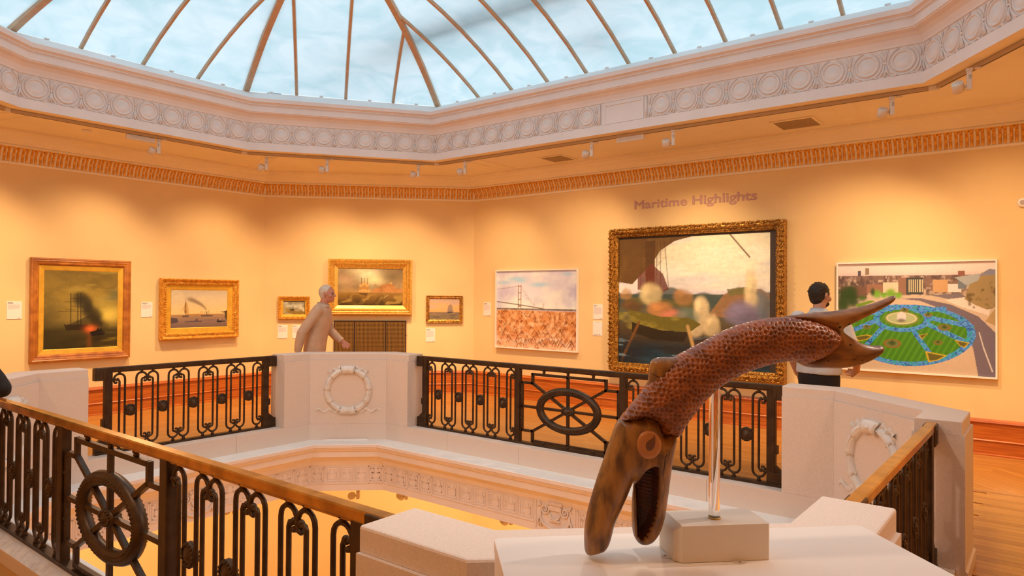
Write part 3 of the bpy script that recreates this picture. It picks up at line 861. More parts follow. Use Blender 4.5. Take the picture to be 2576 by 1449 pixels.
def pier(i, arm_a, arm_b, label):
    """pier wrapping chamfer side i of the opening; arms run arm_a back along side i-1 and arm_b on along side i+1"""
    a, b, e, ang = side_frame(OPEN, i)
    ap, bp, ep, _ = side_frame(OPEN, (i-1) % 8); an, bn, en, _ = side_frame(OPEN, (i+1) % 8)
    def plan(din, dout):
        inn = offset_poly(OPEN, din); ou = offset_poly(OPEN, -dout)
        A = Vector(inn[i]); B = Vector(inn[(i+1) % 8]); Ao = Vector(ou[i]); Bo = Vector(ou[(i+1) % 8])
        npv = Vector((-ep.y, ep.x)); nn = Vector((-en.y, en.x))
        p0 = a - ep*arm_a; p3 = b + en*arm_b
        return [p0+npv*din, A, B, p3+nn*din, p3-nn*dout, Bo, Ao, p0-npv*dout]
    o = empty('stone_pier', ((a.x+b.x)/2, (a.y+b.y)/2, 0), 0, label, 'stone pier', 'balustrade piers')
    c = Vector((o.location.x, o.location.y))
    def P3(pl, z, k=1.0): return [Vector((p.x-c.x, p.y-c.y, z)) for p in pl]
    body = plan(0.0, 0.262); cap = plan(-0.014, 0.247); base = plan(0.0, 0.275)
    # inner face is dressed in three stones with fine joints; the body is built as three blocks
    def block(name, q, z0, z1):
        cc = sum(q, Vector((0, 0)))/len(q)
        mb = MB(); mb.loft([P3(q, z0), P3(q, z1)], True, True, False)
        return mb.build(name, m_stone, o)
    g = 0.0012
    u = (b-a).normalized()
    o_a, o_b = body[6], body[5]
    block('pier_block', [body[0], body[1], body[6], body[7]], 0.082, 0.833)
    block('pier_block', [body[1]+u*g, body[2]-u*g, body[5]-u*g, body[6]+u*g], 0.082, 0.833)
    block('pier_block', [body[2], body[3], body[4], body[5]], 0.082, 0.833)
    kick = [base[7], base[6], base[5], base[4], kb(4, body), kb(5, body), kb(6, body), kb(7, body)] if False else None
    mb = MB()
    op = plan(-0.216, 0.275)
    mb.loft([P3(op, 0.0), P3(op, 0.075), P3(plan(-0.216, 0.266), 0.082)], True, True, False)
    mb.build('pier_foot', m_stone, o)
    mb = MB()
    c0, c1 = plan(-0.014, 0.247), plan(-0.022, 0.239)
    mb.loft([P3(c0, 0.834), P3(c0, PT-0.008), P3(plan(-0.017, 0.244), PT-0.002), P3(c1, PT)], True, True, False)
    mb.build('coping_stone', m_stone, o)
    mid = (a+b)/2
    w = empty('wreath', (mid.x-c.x, mid.y-c.y, 0.475), ang+PI, parent=o)
    wreath_parts(w, None)
    return o
pier(1, 0.33, 0.36, 'near stone pier beside the white plinth, in front of the carving')
pier(3, 0.37, 0.38, 'stone pier with a wreath at the right-hand corner, behind the carving')
pier(5, 0.36, 0.34, 'stone pier with a whole wreath at the far corner below the ship painting')
pier(7, 0.39, 0.36, 'stone pier at the left edge, half hidden by the near handrail')

# ---------------------------------------------------------------- metal railings
m_bar_iron = m_bronze
RT, RB = 0.898, 0.081
def hairpin_mesh(s):
    """one hooked bar pair right (s=1) or left (s=-1) of a unit centre at x = 0; symmetric top and bottom"""
    mb = MB(); r = 0.0105
    zc = 0.4835
    outer = []
    X = lambda x: s*x
    half = []
    # outer bar with arch and hook, upper half
    half.append((0.105, zc))
    half.append((0.105, 0.775))
    for k in range(1, 9):
        a = PI*k/8*1.0
        half.append((0.054+0.051*math.cos(a), 0.778+0.050*math.sin(a)))
    half += [(0.004, 0.758), (0.012, 0.744), (0.024, 0.741), (0.032, 0.750)]
    up = [Vector((X(x), 0, z)) for x, z in half]
    dn = [Vector((X(x), 0, 2*zc-z)) for x, z in half[1:]]
    mb.tube(dn[::-1]+up, r, 7)
    # inner bar, its ends turned in to the hook
    inn = [(0.054, zc), (0.054, 0.752), (0.047, 0.768), (0.034, 0.772), (0.024, 0.764)]
    up = [Vector((X(x), 0, z)) for x, z in inn]; dn = [Vector((X(x), 0, 2*zc-z)) for x, z in inn[1:]]
    mb.tube(dn[::-1]+up, r, 7)
    me = mb.mesh('hooked_bar'); me.materials.append(m_bronze); return me
hp = {1: hairpin_mesh(1), -1: hairpin_mesh(-1)}
def knob_mesh():
    mb = MB(); mb.lathe([(0.010, -0.020), (0.016, -0.014), (0.012, -0.006), (0.019, 0.004), (0.016, 0.016), (0.010, 0.021)], 10)
    me = mb.mesh('ball_knob'); me.materials.append(m_bronze); return me
kn = knob_mesh()
def link_mesh():
    mb = MB(); mb.sphere((0, 0, 0), 0.012, 8, 5, (1.3, 1, 1)); mb.sphere((0.022, 0, 0), 0.014, 8, 5); mb.sphere((-0.022, 0, 0), 0.014, 8, 5)
    me = mb.mesh('link'); me.materials.append(m_bronze); return me
lk = link_mesh()
def rosette_mesh():
    mb = MB(); R = Matrix.Rotation(PI/2, 4, 'X')
    for sgn in (1, -1):
        m = R if sgn == 1 else Matrix.Rotation(-PI/2, 4, 'X')
        mb.lathe([(0.056, 0.0), (0.058, 0.010), (0.052, 0.014), (0.036, 0.013), (0.030, 0.017), (0.020, 0.016), (0.016, 0.022), (0.0, 0.024)], 20, m)
        for k in range(16):
            a = 2*PI*k/16
            mb.sphere((0.046*math.cos(a), -sgn*0.014, 0.046*math.sin(a)), 0.0085, 6, 4, (1, 0.8, 1))
    me = mb.mesh('rosette'); me.materials.append(m_bronze); return me
ro = rosette_mesh()
def sbar(mb, x0, z0, x1, z1, w=0.026, d=0.026):
    """square bar between two points in the railing plane"""
    v = Vector((x1-x0, 0, z1-z0)); L = v.length; v.normalize(); n = Vector((-v.z, 0, v.x))
    a = Vector((x0, 0, z0)); b = Vector((x1, 0, z1)); y = Vector((0, d/2, 0)); q = n*w/2
    mb.loft([[a-q-y, a+q-y, a+q+y, a-q+y], [b-q-y, b+q-y, b+q+y, b-q+y]], True, True, False)
def railing(p0, p1, half, posts, groups, wheel, rail_mat, label, inner_sign):
    """p0, p1: ends of the rail line in plan, as seen left to right from inside the well"""
    p0 = Vector(p0); p1 = Vector(p1); c = (p0+p1)/2; e = (p1-p0).normalized(); H = (p1-p0).length/2
    o = empty('metal_railing', (c.x, c.y, 0), math.atan2(e.y, e.x), label, 'railing', 'balustrade railings')
    mb = MB()
    prof = [(-0.024, RT-0.043), (0.024, RT-0.043), (0.027, RT-0.036), (0.027, RT-0.006), (0.022, RT), (-0.022, RT), (-0.027, RT-0.006), (-0.027, RT-0.036)]
    mb.loft([[Vector((x, y, z)) for y, z in prof] for x in (-H, H)], True, True, False)
    mb.box(-H+0.05, H-0.05, -0.016, 0.016, RT-0.052, RT-0.043)
    mb.build('handrail', rail_mat, o)
    mb = MB(); mb.box(-H, H, -0.03, 0.03, RB, RB+0.024); mb.build('bottom_rail', m_bronze, o)
    for x in posts:
        mb = MB(); mb.cbox((x, 0, (RB+RT-0.03)/2), 0.068, 0.052, RT-0.05-RB, bev=0.004); mb.build('post', m_bronze, o)
    for sx in (-1, 1):
        q = MB(); q.cbox((sx*(H-0.045), 0, RT-0.062), 0.11, 0.066, 0.118, bev=0.004); q.box(sx*(H-0.075)-0.012, sx*(H-0.075)+0.012, -0.036, 0.036, RT-0.10, RT-0.03)
        q.build('end_block', m_bronze, o)
        q = MB(); q.cbox((sx*(H-0.06), 0, RB+0.068), 0.125, 0.056, 0.088, bev=0.004)
        pr = [(0.0, 0.112), (0.0, 0.30)] ; pts = []
        xs = H-0.115
        poly = [(sx*xs, RB+0.108), (sx*xs, RB+0.33), (sx*(xs+0.055), RB+0.33), (sx*(xs+0.055), RB+0.262), (sx*(xs+0.012), RB+0.255), (sx*(xs+0.018), RB+0.215), (sx*(xs+0.04), RB+0.165), (sx*(xs+0.08), RB+0.130), (sx*(xs+0.105), RB+0.110)]
        q.xz_prism(poly if sx > 0 else poly, -0.02, 0.02)
        for y in (-0.029, 0.029):
            for zz in (0.05, 0.075, 0.095): q.box(sx*(H-0.10), sx*(H-0.03), y-0.002, y+0.002, RB+zz, RB+zz+0.008)
        q.build('end_bracket', m_bronze, o)
    zc = 0.4835
    for u, sides in groups:
        for s in sides:
            obj('hooked_bar', hp[s], None, o, (u, 0, 0))
            obj('ball_knob', kn, None, o, (u+s*0.054, 0, RT-0.052)); k2 = obj('ball_knob', kn, None, o, (u+s*0.054, 0, RB+0.036))
            k2.rotation_euler = (PI, 0, 0)
        if len(sides) == 2:
            for z in (0.776, 2*zc-0.776): obj('link', lk, None, o, (u, 0, z))
        else:
            for z in (0.776, 2*zc-0.776): obj('link', lk, None, o, (u+sides[0]*0.016, 0, z))
    us = sorted(groups, key=lambda g: g[0])
    for (u0, s0), (u1, s1) in zip(us, us[1:]):
        if 1 in s0 and -1 in s1 and u1-u0 < 0.4:
            obj('rosette', ro, None, o, ((u0+u1)/2, 0, 0.472))
    if wheel:
        fr = MB()
        zt, zm, zl, zb = 0.803, 0.712, 0.222, 0.124
        for s in (-1, 1):
            sbar(fr, s*0.43, zt+0.013, s*0.43, zm-0.013); sbar(fr, s*0.43, zm, s*0.565, zm); sbar(fr, s*0.565, zm+0.013, s*0.565, zl-0.013)
            sbar(fr, s*0.565, zl, s*0.43, zl); sbar(fr, s*0.43, zl+0.013, s*0.43, zb-0.013)
        sbar(fr, -0.43, zt, 0.43, zt); sbar(fr, -0.43, zb, 0.43, zb)
        fr.build('panel_frame', m_bronze, o)
        for k in range(8):
            a = [0, PI/2, PI, -PI/2][k//2] if k % 2 == 0 else None
            mb = MB()
            if k == 0: sbar(mb, 0.06, 0.468, 0.565, 0.468)
            if k == 2: sbar(mb, 0, 0.50, 0, zt)
            if k == 4: sbar(mb, -0.06, 0.468, -0.565, 0.468)
            if k == 6: sbar(mb, 0, 0.43, 0, zb)
            if k % 2:
                sx = 1 if k in (1, 7) else -1; z1 = zm if k in (1, 3) else zl
                sbar(mb, sx*0.03, 0.468+(0.018 if k in (1, 3) else -0.018), sx*0.43, z1)
            mb.build('spoke', m_bronze, o)
        # oval wreath ring with leaf carving
        rings = []; n = 56
        for k in range(n+1):
            a = 2*PI*k/n
            rr = []
            for j in range(10):
                t = 2*PI*j/10
                q = 0.041*math.cos(t); y = -0.036*math.sin(t)
                # ring section measured along the ellipse normal
                nx, nz = math.cos(a)/0.338, math.sin(a)/0.191; L = math.hypot(nx, nz)
                rr.append(Vector((0.338*math.cos(a)+q*nx/L, y, 0.468+0.191*math.sin(a)+q*nz/L)))
            rings.append(rr)
        mb = MB(); mb.loft(rings, False, False, True); rg = mb.build('oval_ring', m_bronze, o)
        lv = MB()
        for k in range(60):
            a = 2*PI*k/60
            for q, sg in ((0.007, 1), (-0.007, -1)):
                nx, nz = math.cos(a)/0.338, math.sin(a)/0.191; L = math.hypot(nx, nz)
                px, pz = 0.338*math.cos(a)+q*nx/L, 0.468+0.191*math.sin(a)+q*nz/L
                a2 = a+0.07
                qx, qz = 0.338*math.cos(a2)+(q+sg*0.006)*nx/L, 0.468+0.191*math.sin(a2)+(q+sg*0.006)*nz/L
                for ys in (-1, 1):
                    lv.tube([Vector((px, ys*0.033, pz)), Vector(((px+qx)/2, ys*0.0345, (pz+qz)/2)), Vector((qx, ys*0.030, qz))], [0.003, 0.0055, 0.002], 4, True, True, 1.0, Vector((0, 1, 0)))
        tag(lv.build('leaf_carving', m_bronze, rg), kind='stuff')
        R = Matrix.Translation((0, 0, 0.468)) @ Matrix.Diagonal((1.0, 1.0, 0.60, 1)) @ Matrix.Rotation(PI/2, 4, 'X')
        mb = MB()
        mb.lathe([(0.070, -0.026), (0.078, -0.01), (0.078, 0.01), (0.070, 0.026), (0.050, 0.026), (0.045, 0.031), (0.024, 0.030), (0.018, 0.038), (0.0, 0.040)], 22, R)
        for k in range(14):
            a = 2*PI*k/14
            for ys in (-1, 1): mb.sphere((0.056*math.cos(a), ys*0.028, 0.468+0.034*math.sin(a)), 0.011, 6, 4, (1, 0.8, 0.8))
        mb.build('hub_rosette', m_bronze, o)
        for x in (-0.29, 0, 0.29):
            obj('ball_knob', kn, None, o, (x, 0, RT-0.062)); obj('ball_knob', kn, None, o, (x, 0, RB+0.030))
        for s in (-1, 1):
            for z in (0.60, 0.345): obj('ball_knob', kn, None, o, (s*0.583, 0, z)).rotation_euler = (0, PI/2, 0)
    return o
P = 0.3142
side_groups = lambda x0: [(x0, (1,)), (x0+P, (-1, 1)), (x0+2*P, (-1, 1)), (x0+3*P, (-1, 1)), (x0+4*P, (-1,))]
long_groups = side_groups(-1.92) + side_groups(1.92-4*P)
long_posts = [-1.968, -0.617, 0.617, 1.968]
short_groups = [(-0.785, (1,)), (-0.785+P, (-1, 1)), (-0.785+2*P, (-1, 1)), (-0.785+3*P, (-1, 1)), (-0.785+4*P, (-1, 1)), (-0.785+5*P, (-1,))]
short_posts = [-0.835, 0.835]
railing((-5.86, 5.742), (-1.70, 5.742), 2.08, long_posts, long_groups, True, m_bronze, 'long dark railing with an oval wheel along the far side of the well', 1)
railing((-5.885, 1.556), (-1.66, 1.514), 2.1, long_posts, long_groups, True, m_brass, 'near railing with a brass topped handrail and oval wheel, at lower left', 1)
railing((-7.09, 2.735), (-7.09, 4.635), 0.95, short_posts, short_groups, False, m_bronze, 'short dark railing on the left side of the well', 1)
railing((-0.556, 4.59), (-0.556, 2.63), 0.95, short_posts, short_groups, False, m_brass, 'short railing with a brass handrail at the right, running towards the camera', 1)
# ---------------------------------------------------------------- pictures: painted surfaces
LIGHT_K = np.array([1.14, 0.78, 0.46])       # warm lamp colour divided out so that pigment is stored, not light
def obs(c):
    return np.clip(srgb(c)/LIGHT_K, 0.0, 0.92)
def vnoise(h, w, fx, fy, seed):
    rs = np.random.RandomState(seed)
    g = rs.rand(int(fy)+3, int(fx)+3)
    ys = np.linspace(0, fy, h); xs = np.linspace(0, fx, w)
    yi = ys.astype(int); xi = xs.astype(int); ty = ys-yi; tx = xs-xi
    ty = ty*ty*(3-2*ty); tx = tx*tx*(3-2*tx)
    a = g[yi][:, xi]; b = g[yi][:, xi+1]; c = g[yi+1][:, xi]; d = g[yi+1][:, xi+1]
    return (a*(1-tx)+b*tx)*(1-ty)[:, None] + (c*(1-tx)+d*tx)*ty[:, None]
class Pic:
    def __init__(s, W, H, asp, seed=1):
        s.W, s.H, s.asp, s.seed = W, H, asp, seed
        s.x, s.y = np.meshgrid(np.linspace(0, 1, W), np.linspace(0, 1, H))
        s.c = np.zeros((H, W, 3))
    def n(s, fx, fy, oct=4, seed=0):
        out = np.zeros((s.H, s.W)); amp = 1; tot = 0
        for o in range(oct):
            out += amp*vnoise(s.H, s.W, fx*2**o, fy*2**o, s.seed*100+seed*10+o); tot += amp; amp *= 0.55
        return out/tot
    def mix(s, col, a):
        a = np.clip(a, 0, 1)[..., None]; s.c = s.c*(1-a)+obs(col)*a
    def grad(s, stops):
        ys = [p[0] for p in stops]; cs = np.array([obs(p[1]) for p in stops])
        for k in range(3): s.c[..., k] = np.interp(s.y, ys, cs[:, k])
    def band(s, y0, y1, soft=0.01):
        return np.clip((s.y-y0)/soft+.5, 0, 1)*np.clip((y1-s.y)/soft+.5, 0, 1)
    def blob(s, x, y, rx, ry, col, a=1.0, p=2.0, rot=0.0, hard=0.0):
        dx, dy = (s.x-x)*s.asp, s.y-y; c, t = math.cos(rot), math.sin(rot)
        u, v = (dx*c+dy*t)/(rx*s.asp), (-dx*t+dy*c)/ry
        d = np.sqrt(u*u+v*v)
        m = np.clip((1-d)/(1-hard+1e-6), 0, 1) if hard else np.exp(-(d**p))
        s.mix(col, a*m)
    def poly(s, pts, col, a=1.0, soft=0.0):
        x, y = s.x, s.y; ins = np.zeros_like(x, bool); n = len(pts)
        for i in range(n):
            x0, y0 = pts[i]; x1, y1 = pts[i-1]
            if y0 == y1: continue
            ins ^= ((y0 > y) != (y1 > y)) & (x < (x1-x0)*(y-y0)/(y1-y0)+x0)
        s.mix(col, ins*a)
    def line(s, pts, w, col, a=1.0):
        for (x0, y0), (x1, y1) in zip(pts, pts[1:]):
            dx, dy = (x1-x0)*s.asp, y1-y0; L2 = dx*dx+dy*dy+1e-9
            t = np.clip((((s.x-x0)*s.asp)*dx+(s.y-y0)*dy)/L2, 0, 1)
            d = np.hypot((s.x-x0)*s.asp-t*dx, s.y-y0-t*dy)
            s.mix(col, a*np.clip(1.4-d/w, 0, 1))
    def tex(s, amt, fx, fy, oct=3, seed=9):
        s.c *= (1+amt*(s.n(fx, fy, oct, seed)-0.5)*2)[..., None]
    def mesh(s, name, w, h):
        W, H = s.W, s.H
        vs = np.empty((H, W, 3)); vs[..., 0] = (s.x-0.5)*w; vs[..., 1] = 0; vs[..., 2] = (0.5-s.y)*h
        idx = np.arange(W*H).reshape(H, W)
        q = np.stack([idx[1:, :-1], idx[1:, 1:], idx[:-1, 1:], idx[:-1, :-1]], -1).reshape(-1, 4)
        me = bpy.data.meshes.new(name)
        me.vertices.add(W*H); me.vertices.foreach_set('co', vs.ravel())
        me.loops.add(q.size); me.loops.foreach_set('vertex_index', q.ravel().astype(np.int32))
        me.polygons.add(len(q)); me.polygons.foreach_set('loop_start', np.arange(0, q.size, 4, dtype=np.int32))
        me.update()
        at = me.color_attributes.new('pigment', 'FLOAT_COLOR', 'POINT')
        col = np.ones((H*W, 4)); col[:, :3] = np.clip(s.c, 0, 0.95).reshape(-1, 3)
        at.data.foreach_set('color', col.ravel().astype(np.float32))
        me.validate()
        return me
def pigment_material(name, rough, coat):
    m = bpy.data.materials.new(name); m.use_nodes = True
    nt = m.node_tree; b = nt.nodes['Principled BSDF']
    a = nt.nodes.new('ShaderNodeAttribute'); a.attribute_name = 'pigment'
    nt.links.new(a.outputs['Color'], b.inputs['Base Color'])
    b.inputs['Roughness'].default_value = rough; b.inputs['Specular IOR Level'].default_value = 0.3
    if coat: b.inputs['Coat Weight'].default_value = coat; b.inputs['Coat Roughness'].default_value = 0.06
    return m
m_oil = pigment_material('oil_paint', 0.5, 0.0)
m_oilgl = pigment_material('varnished_oil', 0.45, 0.35)
m_photo = pigment_material('photographic_print', 0.4, 0.15)

def rect_frame(w, h, prof):
    """mitred picture frame: outer size w x h, profile of (inset, distance off the wall)"""
    mb = MB(); rings = []
    for ins, off in prof:
        x, z = w/2-ins, h/2-ins
        rings.append([Vector((-x, -off, -z)), Vector((x, -off, -z)), Vector((x, -off, z)), Vector((-x, -off, z))])
    vs = [v for r in rings for v in r]
    for k in range(4):
        j = (k+1) % 4
        mb.add([r[q] for r in rings for q in (k, j)], [(2*i, 2*i+1, 2*i+3, 2*i+2) for i in range(len(rings)-1)])
    return mb
def frame_run(w, h, ins, step):
    """points round a frame at a given inset: (x, z, along-direction)"""
    x, z = w/2-ins, h/2-ins; out = []
    for (a, b) in (((-x, -z), (x, -z)), ((x, -z), (x, z)), ((x, z), (-x, z)), ((-x, z), (-x, -z))):
        L = math.hypot(b[0]-a[0], b[1]-a[1]); n = max(1, round(L/step))
        for k in range(n):
            t = (k+0.5)/n; out.append((a[0]+(b[0]-a[0])*t, a[1]+(b[1]-a[1])*t, ((b[0]-a[0])/L, (b[1]-a[1])/L)))
    return out
def picture(wall, s0, s1, z0, z1, label, cat, frame_prof, frame_mat, pic, cs, mat, canvas_off, slip=None, beads=None, group='pictures on the gallery walls', name='framed_painting'):
    w, h = s1-s0, z1-z0
    o = empty(name, wall_pt(wall, (s0+s1)/2, (z0+z1)/2, 0.003), WALL_RZ[wall], label, cat, group)
    f = rect_frame(w, h, frame_prof).build('frame', frame_mat, o)
    if slip:
        rect_frame(w-2*slip[0], h-2*slip[0], [(0, slip[1]), (slip[2]*0.88, slip[3]), (slip[2], slip[3]-0.006)]).build('gilt_slip', slip[4] if len(slip) > 4 else m_mat, o)
    if beads:
        for ins, off, step, r, kind in beads:
            mb = MB()
            for k, (x, z, (dx, dz)) in enumerate(frame_run(w, h, ins, step)):
                if kind == 'bead':
                    mb.sphere((x, -off, z), r, 6, 4, (1, 0.8, 1))
                elif kind == 'rope':
                    c = Vector((x, -off, z)); d = Vector((dx, 0, dz)); n = Vector((-dz, 0, dx))
                    mb.tube([c-d*step*0.5-n*r*0.8, c+Vector((0, -r*0.5, 0)), c+d*step*0.5+n*r*0.8], [r*0.35, r*0.7, r*0.35], 5)
                else:      # carved leaf: pair of curled lobes
                    c = Vector((x, -off, z)); d = Vector((dx, 0, dz)); n = Vector((-dz, 0, dx))
                    jit = ((k*37) % 7-3)/3.0
                    for sg in (-1, 1):
                        mb.tube([c-d*step*0.45+n*sg*r*0.3, c+n*sg*r*(0.9+0.25*jit)+Vector((0, -r*0.55, 0)), c+d*step*0.40+n*sg*r*(0.25+0.2*jit)+Vector((0, -r*0.2, 0))], [r*0.22, r*(0.42+0.1*jit), r*0.18], 5)
                    if k % 3 == 0: mb.sphere(c+Vector((0, -r*0.4, 0)), r*0.55, 6, 4)
            tag(mb.build('carved_leaves' if kind == 'leaf' else 'beading', frame_mat, f), kind='stuff')
    cw, ch = cs[1]-cs[0], cs[3]-cs[2]
    cv = obj('canvas' if cat == 'painting' else 'print', pic.mesh('canvas', cw, ch), mat, o, ((cs[0]+cs[1])/2-(s0+s1)/2, -canvas_off, (cs[2]+cs[3])/2-(z0+z1)/2))
    mb = MB(); mb.box(-w/2+0.02, w/2-0.02, -canvas_off+0.004, -0.0005, -h/2+0.02, h/2-0.02); mb.build('backing', m_slot, o)
    return o

# A: moonlit ships and smoke
p = Pic(130, 145, 0.85, 3)
p.grad([(0, (140, 98, 30)), (0.3, (160, 115, 35)), (0.62, (150, 110, 38)), (0.72, (90, 68, 20)), (1, (58, 40, 8))])
p.mix((105, 75, 24), p.n(3, 6, 4, 1)*1.5-0.45); p.mix((192, 146, 52), (p.n(2.5, 8, 4, 2)*2.2-1.0)*np.clip(1.3-p.y*1.6, 0, 1)*np.clip(p.x*1.6, 0.1, 1))
p.blob(0.84, 0.57, 0.17, 0.10, (235, 180, 62), 0.95); p.blob(0.95, 0.30, 0.10, 0.05, (105, 92, 50), 0.7); p.blob(0.90, 0.36, 0.14, 0.03, (98, 88, 48), 0.6)
p.mix((62, 45, 14), np.clip((0.40-p.x)*1.6, 0, 0.55)*np.clip(p.y*1.3, 0, 1))
for k in range(14):
    t = k/13; p.blob(0.46+0.27*t+0.02*math.sin(k*5), 0.34+0.36*t+0.02*math.cos(k*3), 0.09+0.03*math.sin(k), 0.075, (52, 38, 12), 0.62, 4)
p.poly([(0.28, 0.70), (0.62, 0.55), (0.77, 0.68), (0.75, 0.72), (0.3, 0.73)], (48, 34, 10), 0.7)
p.mix((44, 30, 6), np.clip((p.y-0.715)*18, 0, 0.75)*(0.75+0.5*(p.n(3, 22, 3, 4)-0.5)))
for x in (0.335, 0.425, 0.465): p.line([(x, 0.30), (x+0.006, 0.70)], 0.006, (40, 27, 8), 0.85)
for x, y, l in ((0.335, 0.40, .07), (0.425, 0.36, .09), (0.425, 0.46, .08), (0.34, 0.50, .07), (0.40, 0.52, .22)): p.line([(x-l, y), (x+l, y+0.004)], 0.004, (42, 28, 8), 0.7)
p.poly([(0.25, 0.68), (0.56, 0.69), (0.55, 0.755), (0.28, 0.755)], (38, 20, 6), 0.85)
p.blob(0.60, 0.745, 0.075, 0.045, (240, 96, 32), 0.95); p.blob(0.585, 0.90, 0.035, 0.10, (150, 70, 18), 0.5)
p.poly([(0.585, 0.785), (0.68, 0.765), (0.70, 0.73), (0.715, 0.76), (0.745, 0.73), (0.76, 0.765), (0.80, 0.79), (0.78, 0.83), (0.62, 0.835)], (26, 12, 4))
p.blob(0.70, 0.87, 0.09, 0.05, (28, 16, 4), 0.7); p.mix((172, 126, 34), np.clip(p.n(2, 30, 3, 6)*3-1.75, 0, 1)*np.exp(-((p.x-0.86)/0.09)**2)*np.clip((p.y-0.75)*8, 0, 1))
p.tex(0.10, 40, 60)
picture('L', 3.087, 4.262, 0.735, 2.040, 'large ship and smoke painting in a plain reddish wood frame, far left', 'painting',
        [(0, 0), (0, 0.050), (0.006, 0.058), (0.020, 0.060), (0.030, 0.052), (0.036, 0.054), (0.060, 0.046), (0.066, 0.050), (0.080, 0.046), (0.094, 0.032), (0.096, 0.02)], M('oak_frame', (0.50, 0.185, 0.030), 0.33, color2=(0.32, 0.10, 0.016), vscale=9, stretch=(1, 1, 1), coat=0.3),
        p, (3.242, 4.136, 0.868, 1.908), m_oilgl, 0.016, slip=(0.092, 0.030, 0.066, 0.020))

# B: harbour with steamer
p = Pic(140, 96, 1.5, 5)
p.grad([(0, (200, 160, 112)), (0.25, (222, 175, 115)), (0.62, (238, 180, 98)), (0.65, (178, 122, 72)), (0.8, (150, 104, 72)), (1, (116, 80, 60))])
p.mix((246, 196, 120), (p.n(3, 4, 4, 1)*2.4-1.1)*np.clip(1.3-p.y*2, 0, 1)); p.mix((168, 150, 130), (p.n(2.5, 5, 4, 2)*2-1.0)*np.clip(0.7-p.y*1.6, 0, 1))
for k in range(16):
    t = k/15; p.blob(0.60-0.30*t**1.2, 0.575-0.33*t**0.62, 0.016+0.045*t, 0.02+0.035*t, (132, 92, 56), 0.62-0.25*t, 3)
p.line([(0.0, 0.66), (0.3, 0.645), (0.55, 0.64), (1, 0.635)], 0.012, (176, 110, 48), 0.8)
for k in range(24): p.blob(0.26+0.012*k, 0.632, 0.006, 0.010+0.006*((k*7) % 3), (190, 112, 40), 0.8)
p.poly([(0.235, 0.30), (0.262, 0.34), (0.285, 0.46), (0.30, 0.60), (0.262, 0.63), (0.225, 0.62), (0.205, 0.50), (0.218, 0.40)], (205, 140, 62), 0.85)
p.poly([(0.23, 0.34), (0.245, 0.36), (0.255, 0.6), (0.22, 0.6)], (150, 96, 44), 0.8); p.line([(0.24, 0.28), (0.243, 0.64)], 0.006, (120, 74, 36)); p.line([(0.16, 0.56), (0.22, 0.44)], 0.004, (150, 96, 50), .7)
p.poly([(0.175, 0.655), (0.30, 0.65), (0.285, 0.70), (0.19, 0.705)], (108, 76, 58))
p.poly([(0.49, 0.655), (0.73, 0.655), (0.70, 0.685), (0.51, 0.69)], (84, 62, 52)); p.line([(0.602, 0.58), (0.606, 0.65)], 0.010, (70, 44, 34)); p.line([(0.64, 0.54), (0.642, 0.65)], 0.005, (130, 86, 50)); p.line([(0.57, 0.56), (0.57, 0.65)], 0.004, (130, 86, 50)); p.blob(0.515, 0.575, 0.02, 0.012, (222, 92, 48), 0.9)
p.poly([(0, 0.71), (0.10, 0.72), (0.12, 0.81), (0.08, 0.84), (0, 0.85)], (88, 64, 56)); p.poly([(0.22, 0.83), (0.24, 0.805), (0.39, 0.795), (0.42, 0.74), (0.44, 0.73), (0.45, 0.79), (0.52, 0.80), (0.52, 0.83)], (100, 72, 62))
p.poly([(0.77, 0.82), (0.79, 0.80), (0.80, 0.755), (0.82, 0.76), (0.83, 0.80), (0.85, 0.77), (0.86, 0.81), (0.94, 0.81), (0.93, 0.835), (0.80, 0.85)], (58, 40, 30)); p.blob(0.836, 0.775, 0.01, 0.02, (235, 190, 120), 0.8)
p.poly([(1, 0.30), (0.985, 0.46), (0.96, 0.54), (0.90, 0.57), (0.84, 0.58), (0.92, 0.60), (0.93, 0.64), (0.925, 0.72), (0.96, 0.80), (1, 0.83)], (82, 58, 30))
p.mix((104, 74, 62), np.clip(p.n(3, 40, 3, 6)*2-0.95, 0, 1)*np.clip((p.y-0.66)*5, 0, 0.6)); p.tex(0.06, 30, 40)
GF = [(0, 0), (0, 0.072), (0.010, 0.086), (0.024, 0.082), (0.040, 0.058), (0.052, 0.054), (0.058, 0.062), (0.074, 0.062), (0.084, 0.048), (0.090, 0.036), (0.092, 0.03)]
picture('L', 4.660, 5.842, 0.947, 1.819, 'harbour painting with a smoking steamer in a deep gilded frame', 'painting', GF, m_gold, p, (4.826, 5.708, 1.085, 1.672), m_oil, 0.018, slip=(0.090, 0.036, 0.074, 0.024),
        beads=[(0.066, 0.062, 0.035, 0.011, 'leaf'), (0.014, 0.086, 0.022, 0.005, 'rope')])

